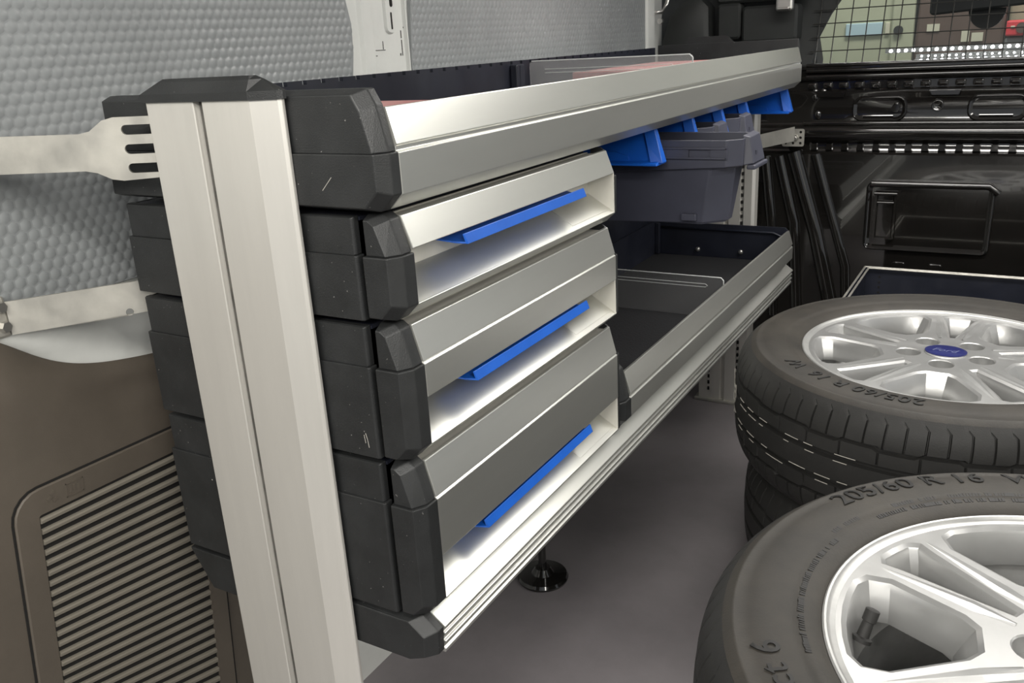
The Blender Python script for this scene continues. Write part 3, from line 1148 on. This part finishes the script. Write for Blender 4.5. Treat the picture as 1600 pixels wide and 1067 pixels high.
def slot(x0, x1, yc, h):
    r = h / 2
    return [(x1, yc - r)] + [(x1, yc + r)] + [(x0 + r + r * math.cos(R(90 + 180 * k / 8)), yc + r * math.sin(R(90 + 180 * k / 8))) for k in range(9)]


s1 = thing('fixing_strap', 'pale forked steel strap at the top of the near post', 'strap', (-.73, .48, .80))
dv = (-.12, -.072, .002)
Mx = strap_frame((-.6770, .5345, .8225), dv) @ Matrix.Diagonal((1.035, 1.035, 1, 1))
out = [(-.008, .0255), (.040, .0255), (.050, .023), (.062, .0145), (.072, .0125), (.28, .0145), (.28, -.0185), (.072, -.0195), (.062, -.0215), (.050, -.0275), (.040, -.029), (-.008, -.0265)]
holes = []
for yc in (.0145, -.0020, -.0185):
    holes.append([(-p[0] + .030, p[1]) for p in slot(0, .038, yc, .0085)])
holes = [[(-.004, yc - .0042), (.030, yc - .0042)] + [(.030 + .0042 * math.sin(R(180 * k / 8)), yc - .0042 * math.cos(R(180 * k / 8))) for k in range(1, 8)] + [(.030, yc + .0042), (-.004, yc + .0042)] for yc in (.0145, -.0020, -.0185)]
soften(flat('forked_plate', out, holes, .0025, GALV, s1, Mx), .0004)
g = G().bbox((-.873, .325, .800), (-.868, .37, .850), .001)
g.done('wall_plate', GALV, s1)

s2 = thing('fixing_strap', 'short bolted steel strap behind the near drawers above the brown trim', 'strap', (-.82, .50, .645))
Mx = strap_frame((-.770, .585, .6625), (-.085, -.13, .001))
soften(flat('plate', [(0, .0175), (.155, .0155), (.155, -.0185), (0, -.0165)], [circ(.045, -.0145, .004, 10)], .003, GALV, s2, Mx), .0004)
g = G()
g.bbox((-.868, .428, .643), (-.856, .457, .685), .003)
g.done('wall_bracket', GALV, s2)
g = G()
for z in (.655, .675):
    g.cyl((-.857, .449, z), (-.850, .450, z), .006, .0055, 6)
g.done('bolt', STEEL, s2)

s3 = thing('fixing_strap', 'galvanised perforated strap tying the rack end to the bulkhead', 'strap', (-.52, 2.20, .62))
Mx = strap_frame((-.592, 2.036, .6335), (.105, .235, .008))
flat('strip', [(0, .016), (.225, .0185), (.225, -.0165), (0, -.016)], [], .002, GALV, s3, Mx)
x0, x1 = -.537, -.483
z0, z1 = .607, .650
hs = [circ(x0 + .009 + .018 * i, z0 + .008 + .0135 * j, .0035, 10) for i in range(3) for j in range(3) if (i, j) != (1, 1)]
Mx = Matrix(((1, 0, 0, 0), (0, 0, -1, BY - .024), (0, 1, 0, 0), (0, 0, 0, 1)))
pl = flat('perforated_plate', rrect(x0, z0, x1, z1, .005, 3), hs, .003, GALV, s3, Mx)
g = G().box((x0, BY - .0225, z0), (x1, BY - .022, z1))
g.done('backing', VOID, pl)
g = G().cyl((x0 + .033, BY - .026, .628), (x0 + .033, BY - .033, .629), .0085, .007, 6)
g.cyl((x0 + .033, BY - .033, .629), (x0 + .033, BY - .038, .629), .004, .0035, 10)
g.done('hex_bolt', STEEL, pl)

# ---- dark crate on the floor by the bulkhead
cr = thing('floor_crate', 'dark blue open metal crate standing by the bulkhead', 'crate', (0, 1.98, 0))
X0, X1, YA, YB, ZT = -.298, .42, 1.835, 2.135, .345
lp = [(X0, YA), (X1, YA), (X1, YB), (X0, YB)]
g = G()
g.loft([[(a, b, 0.0) for a, b in lp], [(a, b, ZT) for a, b in lp], [(a, b, ZT) for a, b in inset(lp, .004)], [(a, b, .01) for a, b in inset(lp, .004)]])
g.done('body', DARKM, cr)
g = G()
for k in (0, 1):
    q = inset(lp, .001 + .009 * k)
    q = [(*p, ZT + .001) for p in q]
    for i in range(4):
        g.tube([q[i], q[(i + 1) % 4]], .0024, 6)
g.done('rolled_rim', GALV, cr)
g = G()
for k in range(8):
    g.cyl((X0 + .035, YB - .0042, .325 - k * .0125), (X0 + .035, YB - .0052, .325 - k * .0125), .0026, .0026, 8)
g.done('hole_row', VOID, cr)

# ================================================================== wheels
# local wheel: axis z, underside z = 0, rim flange top z = .193
ZF = .193


def side_z(r):
    pr = [(.2185, .190), (.2225, .1955), (.235, .2005), (.250, .2035), (.265, .2050), (.280, .2045), (.292, .2015), (.302, .1960), (.3105, .1880)]
    for (a, za), (b, zb) in zip(pr, pr[1:]):
        if r <= b:
            return za + (zb - za) * (r - a) / (b - a)
    return pr[-1][1]


TYRE_ME = {}


def tyre_meshes():
    half = [(.2165, .184), (.2185, .190), (.2205, .1935), (.2225, .1955), (.2285, .1985), (.235, .2005), (.2415, .2012), (.2425, .2024), (.250, .2035), (.265, .2050), (.280, .2045), (.2905, .2020), (.2920, .2030), (.2945, .2022), (.302, .1965)]
    mid = .1025
    side_top = half
    tread_top = [(.302, .1965), (.3075, .1915), (.3125, .1855), (.3165, .1785), (.3195, .171), (.3215, .163), (.3228, .1555), (.3228, .1525), (.3170, .1515), (.3170, .1475), (.3236, .1465),
                 (.3245, .138), (.3250, .1285), (.3250, .1280), (.3175, .1270), (.3175, .1195), (.3254, .1185), (.3258, .110), (.3260, .1025)]
    full_tread = tread_top + [(r, 2 * mid - z) for r, z in reversed(tread_top[:-1])]
    full_side_bot = [(r, 2 * mid - z) for r, z in half]
    # angular columns with narrow shoulder sipes
    NP = 76
    cols = []
    for k in range(NP):
        base = 2 * math.pi * k / NP
        st = 2 * math.pi / NP
        for fr, d in ((0.0, 0), (.045, 1), (.085, 1), (.13, 0), (.35, 0), (.57, 0), (.78, 0)):
            cols.append((base + st * fr, d, k))
    g = G()
    m = len(full_tread)
    for a, d, k in cols:
        for i, (r, z) in enumerate(full_tread):
            rr = r
            j = min(i, m - 1 - i)
            if d and 2 <= j <= 7:
                rr = r - (.0045 if j > 2 else .002)
            if d and 11 <= j <= 12 and k % 2 == 0:
                rr = r - .004
            lean = 0.020 * math.sin((z - mid) * 17) if 2 <= j <= 7 else 0.0
            zz = z
            if 7 <= j <= 10:                       # slightly stepped fine groove
                zz = z + (.0035 if (k // 2) % 2 else 0.0) * (1 if i < m / 2 else -1)
            g.v.append((rr * math.cos(a + lean), rr * math.sin(a + lean), zz))
    n = len(cols)
    for i in range(n):
        jn = (i + 1) % n
        for k in range(m - 1):
            g.f.append((i * m + k, jn * m + k, jn * m + k + 1, i * m + k + 1))
    tread = g
    s = G().lathe(half, 128)
    s2 = G().lathe(full_side_bot, 128)
    s.add(s2.v, s2.f)
    return tread, s


TREAD, SIDE = tyre_meshes()


def alloy_geo():
    """disc face with windows at z = ZF - .003, walls, lug pockets; returns face, barrel geometry"""
    zf = ZF - .0035
    outer = circ(0, 0, .2085, 120)
    windows, lugs = [], []

    def P(r, deg, off=0.0):
        t = R(deg)
        return (r * math.cos(t) - off * math.sin(t), r * math.sin(t) + off * math.cos(t))
    for k in range(5):
        c = 72 * k
        # wide window: points counter clockwise
        w = [P(.1000, c - 8.5), P(.112, c - 14), P(.176, c - 20.5), P(.194, c - 18.6)]
        w += [P(.1995, c + a) for a in (-15, -9, -3, 3, 9, 15)]
        w += [P(.194, c + 18.6), P(.176, c + 20.5), P(.112, c + 14), P(.1000, c + 8.5)]
        windows.append(w)
        c2 = c + 36
        w = [P(.082, c2, -.0032), P(.176, c2 - 6.5), P(.193, c2 - 7.2)] + [P(.1985, c2 + a) for a in (-5.0, 0, 5.0)] + [P(.193, c2 + 7.2), P(.176, c2 + 6.5), P(.082, c2, .0032)]
        windows.append(w)
        lugs.append([(P(.056, c)[0] + .0180 * math.cos(t), P(.056, c)[1] + .0180 * math.sin(t)) for t in [2 * math.pi * i / 22 for i in range(22)]])
    cap = circ(0, 0, .031, 40)
    return zf, outer, windows, lugs, cap


def arc_text(body, size, r, deg, dz=.0011, m=LETTER, parent=None, name='lettering', shear=0.0, spacing=1.05):
    me = text_mesh(body, size, shear, .0004, spacing, .0002)
    for v in me.vertices:
        rr = r + v.co.y
        th = R(deg) - v.co.x / r
        v.co = (rr * math.cos(th), rr * math.sin(th), side_z(rr) + dz + v.co.z)
    me.materials.append(m)
    o = bpy.data.objects.new(name, me)
    COL.objects.link(o)
    o.parent = parent
    return o


def make_wheel(label):
    t = thing('wheel', label, 'wheel', (0, 0, 0), 'stacked alloy wheels')
    ty = SIDE.done('tyre_sidewall', DUSTY, t, smooth=True)
    td = TREAD.done('tyre_tread', RUBBER, t)
    autosmooth(td, 38)
    # rim flange and barrel
    g = G()
    prof = [(.2175, .186), (.2195, .1905), (.2195, .1930), (.2180, .1942), (.2160, .1938), (.2148, .1915), (.2125, .1900), (.2085, .1897), (.2060, .1880),
            (.2030, .150), (.1985, .120), (.1925, .112), (.1905, .095), (.1925, .060), (.200, .030), (.206, .015), (.2175, .014), (.2175, .020), (.209, .025), (.203, .035), (.196, .062), (.194, .095), (.1965, .109), (.203, .117), (.2075, .145), (.211, .182)]
    g.lathe(prof, 128, closed=True)
    rim = autosmooth(g.done('rim', BARREL, t), 30)
    zf, outer, windows, lugs, cap = alloy_geo()
    o = flat('spoke_disc', outer, [inset(w, -.0045) for w in windows] + [inset(l, -.0015) for l in lugs] + [cap], .0006, ALLOY, t, Matrix.Translation((0, 0, zf)), local=True)
    disc = o
    g = G()
    for w in windows:
        wide = len(w) > 10
        r0 = inset(w, -.0045)
        r1 = inset(w, 0.0)
        deep = .036

        def push(lp, d, rin):
            q = inset(lp, d)
            return q
        r2 = push(w, .0012, 0)
        # window walls draw in towards the hub side as they go down
        r3 = []
        cx = sum(p[0] for p in w) / len(w)
        cy = sum(p[1] for p in w) / len(w)
        f1, f2 = (.90, .78) if wide else (.86, .68)
        r3 = [(cx + (p[0] - cx) * f1, cy + (p[1] - cy) * f1) for p in w]
        r4 = [(cx + (p[0] - cx) * f2, cy + (p[1] - cy) * f2) for p in w]
        g.loft([[(*p, zf + .0003) for p in r0], [(*p, zf - .0022) for p in r1], [(*p, zf - .0045) for p in r2], [(*p, zf - .014) for p in r3], [(*p, zf - .030) for p in r4],
                [(*p, zf - deep) for p in r4]], cap=False)
    win_o = g.done('window_wall', ALLOY, disc, local=True)
    autosmooth(win_o, 28)
    for l in lugs:
        g = G()
        g.loft([[(*p, zf + .0003) for p in inset(l, -.0015)], [(*p, zf - .0010) for p in l], [(*p, zf - .016) for p in inset(l, .0015)]], cap=False)
        b = len(g.v) - len(l)
        g.f.append(tuple(b + i for i in range(len(l))))
        autosmooth(g.done('lug_pocket', ALLOY, disc, local=True), 30)
    # raised ridge lines on the spokes, from hub to rim
    for k in range(5):
        for s in (-1, 1):
            c = 72 * k + 36 + s * 9.0
            def PP(r, a):
                return (r * math.cos(R(a)), r * math.sin(R(a)))
            g = G()
            a0 = 72 * k + 36 + s * 16
            tipw = .006
            p0 = [PP(.074, 72 * k + 36 + s * 13.0), PP(.110, 72 * k + 36 + s * 10.5), PP(.196, 72 * k + 36 + s * 10.2)]
            pl = [PP(.074, 72 * k + 36 + s * 10.5), PP(.110, 72 * k + 36 + s * 7.0), PP(.196, 72 * k + 36 + s * 9.6)]
            pr = [PP(.074, 72 * k + 36 + s * 16.0), PP(.110, 72 * k + 36 + s * 15.5), PP(.196, 72 * k + 36 + s * 11.2)]
            v = [(*q, zf + .0002) for q in pl] + [(*q, zf + h) for q, h in zip(p0, (.0012, .0014, .0003))] + [(*q, zf + .0002) for q in pr]
            mk('spoke_ridge', v, [(0, 1, 4, 3), (1, 2, 5, 4), (3, 4, 7, 6), (4, 5, 8, 7)], ALLOY, disc, local=True)
    # hub back and centre cap
    g = G().lathe([(.030, zf - .001), (.030, zf - .05), (.085, zf - .05), (.115, zf - .046)], 48)
    autosmooth(g.done('hub_back', BARREL, t, local=True), 40)
    cc = G().lathe([(.0312, zf - .002), (.0312, zf + .0012), (.0295, zf + .0022), (0, zf + .0026)], 48)
    cc = autosmooth(cc.done('centre_cap', ALLOY, t, local=True), 40)
    cc['label'] = 'silver centre cap'
    # rubber valve in a wide window
    g = G()
    a = R(-1)
    b0 = Vector((.1865 * math.cos(a), .1865 * math.sin(a), zf - .027))
    b1 = Vector((.1790 * math.cos(R(-4.5)), .1790 * math.sin(R(-4.5)), zf - .000))
    d = (b1 - b0)
    g.tube([b0, b0 + d * .12, b0 + d * .16, b0 + d * .62, b0 + d * .64, b1 - d * .02, b1], [.0085, .0085, .0055, .0048, .0062, .0062, .0052], 14)
    va = autosmooth(g.done('valve', RUBBER, t, local=True), 40)
    va['label'] = 'black rubber valve stem'
    # worn dirt in the grooves
    return t


def dup(root, label):
    r = root.copy()
    COL.objects.link(r)
    r['label'] = label
    for ch in root.children:
        c = ch.copy()
        COL.objects.link(c)
        c.parent = r
        for q in ch.children:
            d = q.copy()
            COL.objects.link(d)
            d.parent = c
    return r


wA = make_wheel('far alloy wheel with blue oval emblem, top of the stack by the crate')
wA2 = dup(wA, 'lower wheel of the far stack, under the wheel with blue emblem')
wB = dup(wA, 'near alloy wheel with black valve stem, top of the front stack')
wB2 = dup(wA, 'lowest wheel of the front stack, under the near wheel')
SA, SB = .989, 1.0165


def place(w, x, y, z, deg, s):
    w.location = (x, y, z)
    w.rotation_euler = (0, 0, R(deg))
    w.scale = (s, s, s)


place(wA2, -.052, 1.462, 0, 30, SA)
place(wA, -.0724, 1.4525, .2052 * SA, 52, SA)
place(wB2, .118, .728, 0, 100, SB)
place(wB, .1127, .7165, .2052 * SB, 187, SB)

# emblem on the far wheel: navy oval with script lettering, lying on the centre cap
zf = ZF - .0035
cap_far = [c for c in wA.children if c.name.startswith('centre_cap')][0]
g = G()
EA = R(-52 - 4)
ell = [(.0300 * math.cos(t), .0150 * math.sin(t)) for t in [2 * math.pi * k / 48 for k in range(48)]]
# the emblem reads upright from behind the wheel stack's left side
def er(p):
    return (p[0] * math.cos(EA) - p[1] * math.sin(EA), p[0] * math.sin(EA) + p[1] * math.cos(EA))
ell = [(.0308 * math.cos(t), .0265 * math.sin(t)) for t in [2 * math.pi * k / 48 for k in range(48)]]
g.loft([[(*er(p), zf + .0020) for p in ell], [(*er(p), zf + .0036) for p in ell], [(*er((p[0] * .95, p[1] * .95)), zf + .0040) for p in ell]])
em = autosmooth(g.done('emblem', LOGO, cap_far, local=True), 40)
em['label'] = 'navy blue oval emblem'
me = text_mesh('Ford', .019, .35, .0002)
xs = [v.co.x for v in me.vertices]
ysv = [v.co.y for v in me.vertices]
cx, cy = (min(xs) + max(xs)) / 2, (min(ysv) + max(ysv)) / 2
for v in me.vertices:
    x, y = er((v.co.x - cx, v.co.y - cy))
    v.co = (x, y, zf + .0041 + v.co.z)
me.materials.append(SCRIPT)
tx = bpy.data.objects.new('emblem_script', me)
COL.objects.link(tx)
tx.parent = cap_far

# sidewall lettering (angles are relative to each wheel's own rotation)
def side_text(w, deg, items):
    sw = [c for c in w.children if c.name.startswith('tyre_sidewall')][0]
    for body, size, r, a in items:
        arc_text(body, size, r, a - deg, parent=sw)


side_text(wB, 187, [('205/60 R 16  W', .0325, .2665, 149.5), ('PremiumContact 6', .0330, .2600, 262.5)])
side_text(wA, 52, [('205/60 R 16  W', .0325, .2500, -91.0), ('PremiumContact 6', .0330, .2500, 22.0)])


def fine_print(w, deg, spans):
    """rows of tiny moulded characters, too small to read: short raised dashes"""
    sw = [c for c in w.children if c.name.startswith('tyre_sidewall')][0]
    g = G()
    rnd = random.Random(3)
    for r, a0, a1 in spans:
        a = a0
        while a < a1:
            if rnd.random() > .22:
                t = R(a - deg)
                hh = .0042 + rnd.random() * .0012
                wd = .0007 + rnd.random() * .0010
                vs = []
                for dz in (0, .0005):
                    for du, dr in ((-wd, 0), (wd, 0), (wd, hh), (-wd, hh)):
                        rr = r + dr
                        vs.append((rr * math.cos(t + du / r), rr * math.sin(t + du / r), side_z(rr) + dz))
                g.add(vs, [(4, 5, 6, 7), (0, 1, 5, 4), (2, 3, 7, 6), (1, 2, 6, 5), (3, 0, 4, 7)])
            a += .75
    o = g.done('fine_print', LETTER, sw, local=True)
    o['kind'] = 'stuff'


fine_print(wB, 187, [(.2345, 100, 146), (.2425, 104, 140), (.2345, 162, 206), (.2425, 150, 160)])

# pale dirt lines and chalk mark on the far wheel's tread
def tread_mark(w, deg, name, pts, wd=.0012):
    td = [c for c in w.children if c.name.startswith('tyre_tread')][0]
    g = G()
    P = []
    for a, z in pts:
        t = R(a - deg)
        P.append((.3263 * math.cos(t), .3263 * math.sin(t), z))
    g.tube(P, wd, 5)
    o = g.done(name, DIRT, td, local=True)
    return o


ch = tread_mark(wA, 52, 'chalk_mark', [(196, .150), (195.4, .118), (196.2, .104), (198.5, .098), (201.5, .102), (202.6, .112), (202.8, .135)], .0009)
rnd = random.Random(11)
for zz in (.1285, .1180, .0872, .0780):
    for k in range(7):
        a0 = 196 + k * 9 + rnd.random() * 5
        tread_mark(wA, 52, 'dirt_streak', [(a0 + q * .9, zz) for q in range(int(3 + rnd.random() * 5))], .0007)

# ================================================================== cab and workshop seen through the grille
hr = thing('cab_seat', 'dark cab seat headrest behind the wire grille', 'seat', (-.62, 2.62, .0))
g = G()
lp = rrect(-.735, .60, -.515, 1.0, .05, 5)
lp = [(-.76, .55), (-.545, .55), (-.528, .80), (-.540, .86), (-.565, .885), (-.73, .885), (-.76, .85)]
g.loft([[(a, 2.58, b) for a, b in inset(lp, .02)], [(a, 2.60, b) for a, b in lp], [(a, 2.68, b) for a, b in lp], [(a, 2.70, b) for a, b in inset(lp, .02)]])
autosmooth(g.done('headrest', DARKTRIM, hr), 40)
g = G().bbox((-.80, 2.57, .0), (-.45, 2.75, .58), .03)
g.done('backrest', DARKTRIM, hr)
# dashboard and windscreen
g = G().px([(3.05, .0), (3.05, .55), (3.10, .66), (3.35, .70), (3.55, .70), (3.55, 0)], -1.1, .9)
o = autosmooth(g.done('dashboard', DARKTRIM), 40)
tag(o, 'dark dashboard below the windscreen behind the bulkhead', 'dashboard')
g = G()
g.loft([[(-1.1, 3.56, .68), (.9, 3.56, .68), (.9, 3.16, 1.25), (-1.1, 3.16, 1.25)], [(-1.1, 3.565, .684), (.9, 3.565, .684), (.9, 3.165, 1.254), (-1.1, 3.165, 1.254)]])
struct(g.done('window_2', GLASS), 'sloping windscreen of the cab')
mr_ = thing('mirror', 'black rear view mirror at the windscreen behind the grille', 'mirror', (-.16, 3.22, .90))
lp = rrect(-.315, .901, .03, .965, .014, 4)
g = G().loft([[(a, 3.20, b + (a + .3) * .06) for a, b in lp], [(a, 3.18, b + (a + .3) * .06) for a, b in inset(lp, .006)]])
g.loft([[(a, 3.20, b + (a + .3) * .06) for a, b in lp], [(a, 3.225, b + (a + .3) * .06) for a, b in inset(lp, .01)]])
autosmooth(g.done('glass_housing', DARKTRIM, mr_), 30)
g = G()
half = [(-.155 + .052 * math.cos(R(180 + 180 * k / 16)), .912 + .060 * math.sin(R(180 + 180 * k / 16))) for k in range(17)]
g.loft([[(a, 3.24, b) for a, b in half], [(a, 3.28, b) for a, b in half]])
autosmooth(g.done('sensor_cover', DARKTRIM, mr_), 30)
g = G().tube([(-.15, 3.22, .95), (-.15, 3.26, 1.10), (-.15, 3.25, 1.15)], .012, 8)
g.done('stalk', DARKTRIM, mr_)

# rows of glowing dots standing in for reflections in the windscreen
def dot_reflection(label, y, z, x0, x1, pitch, r):
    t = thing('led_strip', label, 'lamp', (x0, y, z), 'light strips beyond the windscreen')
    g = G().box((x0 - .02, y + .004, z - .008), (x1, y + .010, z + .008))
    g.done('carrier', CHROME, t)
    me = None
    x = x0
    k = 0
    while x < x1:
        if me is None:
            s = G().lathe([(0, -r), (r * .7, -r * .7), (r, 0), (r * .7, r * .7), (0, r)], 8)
            o = s.done('led', DOTGLOW, t, True, local=True)
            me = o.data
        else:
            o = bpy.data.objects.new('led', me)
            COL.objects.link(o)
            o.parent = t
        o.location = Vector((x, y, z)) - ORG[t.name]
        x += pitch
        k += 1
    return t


LY = 3.70
dot_reflection('upper dotted light strip seen behind the wire grille', LY, .784, -.485, .42, .0260, .0062)
dot_reflection('thin middle dotted light strip seen behind the wire grille', LY - .02, .762, -.375, .42, .0230, .0036)
dot_reflection('lower dotted light strip seen behind the wire grille', LY - .04, .747, -.375, .42, .0235, .0058)

# workshop objects outside
WY = 5.0
g = G().box((-6, 2.9, -.36), (6, 9, -.35))
g.box((-6, -8, -.36), (6, -.4, -.35))
o = g.done('workshop_floor', SHOP)
o['kind'] = 'structure'
o['label'] = 'workshop floor outside the van'
g = G().box((-4.5, WY + .5, -.35), (3.5, WY + .55, 3.2))
o = g.done('wall_workshop', GREYW)
struct(o, 'grey workshop wall beyond the windscreen')
cb = thing('green_cabinet', 'pale green cabinet seen through the left of the grille', 'cabinet', (-.9, WY + .1, -.35))
g = G().bbox((-1.6, WY, -.35), (-.60, WY + .35, 1.6), .02)
g.done('body', PALEG, cb)
g = G().bbox((-.66, WY - .02, .40), (-.555, WY + .02, 1.6), .008)
g.done('door_edge', PALEG, cb)
g = G().bbox((-.88, WY - .012, .825), (-.70, WY + .004, .888), .004)
g.done('window_pane', PALEB, cb)
g = G().bbox((-.690, WY - .012, .83), (-.668, WY + .004, .885), .003)
g.done('latch', NOTE, cb)
g = G().cyl((-.625, WY - .035, .845), (-.625, WY - .01, .845), .022, .022, 16)
g.done('knob', DARKTRIM, cb)
bc = thing('brown_cabinet', 'dark brown cupboard between green cabinet and red box', 'cabinet', (-.35, WY + .1, -.35))
g = G().bbox((-.548, WY, -.35), (-.155, WY + .35, 1.7), .015)
g.done('body', BROWNW, bc)
for x0, z0, x1, z1 in ((-.497, .830, -.440, .865), (-.340, .775, -.305, .83), (-.295, .775, -.245, .815)):
    g = G().box((x0, WY - .006, z0), (x1, WY + .001, z1))
    g.done('paper_note', NOTE, bc)
rb = thing('red_box', 'red box on a shelf at the right of the grille', 'box', (.1, WY + .05, .79))
g = G().bbox((-.190 + .04, WY - .06, .792), (.35, WY + .2, .862), .008)
g.done('body', REDM, rb)
g = G()
for xx in (-.085, .03, .15):
    g.cyl((xx, WY - .066, .828), (xx, WY - .058, .828), .024, .022, 16)
g.done('dial', BROWNW, rb)
g = G()
for xx in (-.13, -.03, .08):
    g.bbox((xx, WY - .064, .826), (xx + .018, WY - .056, .838), .002)
g.done('button', NOTE, rb)
sf = thing('shelf_unit', 'pale green shelf unit carrying the red box', 'shelf', (.1, WY + .1, -.35))
g = G().bbox((-.150, WY, -.35), (.60, WY + .30, .785), .01)
g.done('body', GREYW, sf)
g = G().bbox((-.150, WY + .21, .79), (.60, WY + .30, 1.5), .01)
g.done('back_panel', PALEG, sf)
# lamp for the cab and workshop in front of the van
area('front_workshop_lamp', (-.3, 4.2, 2.6), (-.3, 5.0, .8), 1.2, .4, 46, (1, .98, .92))
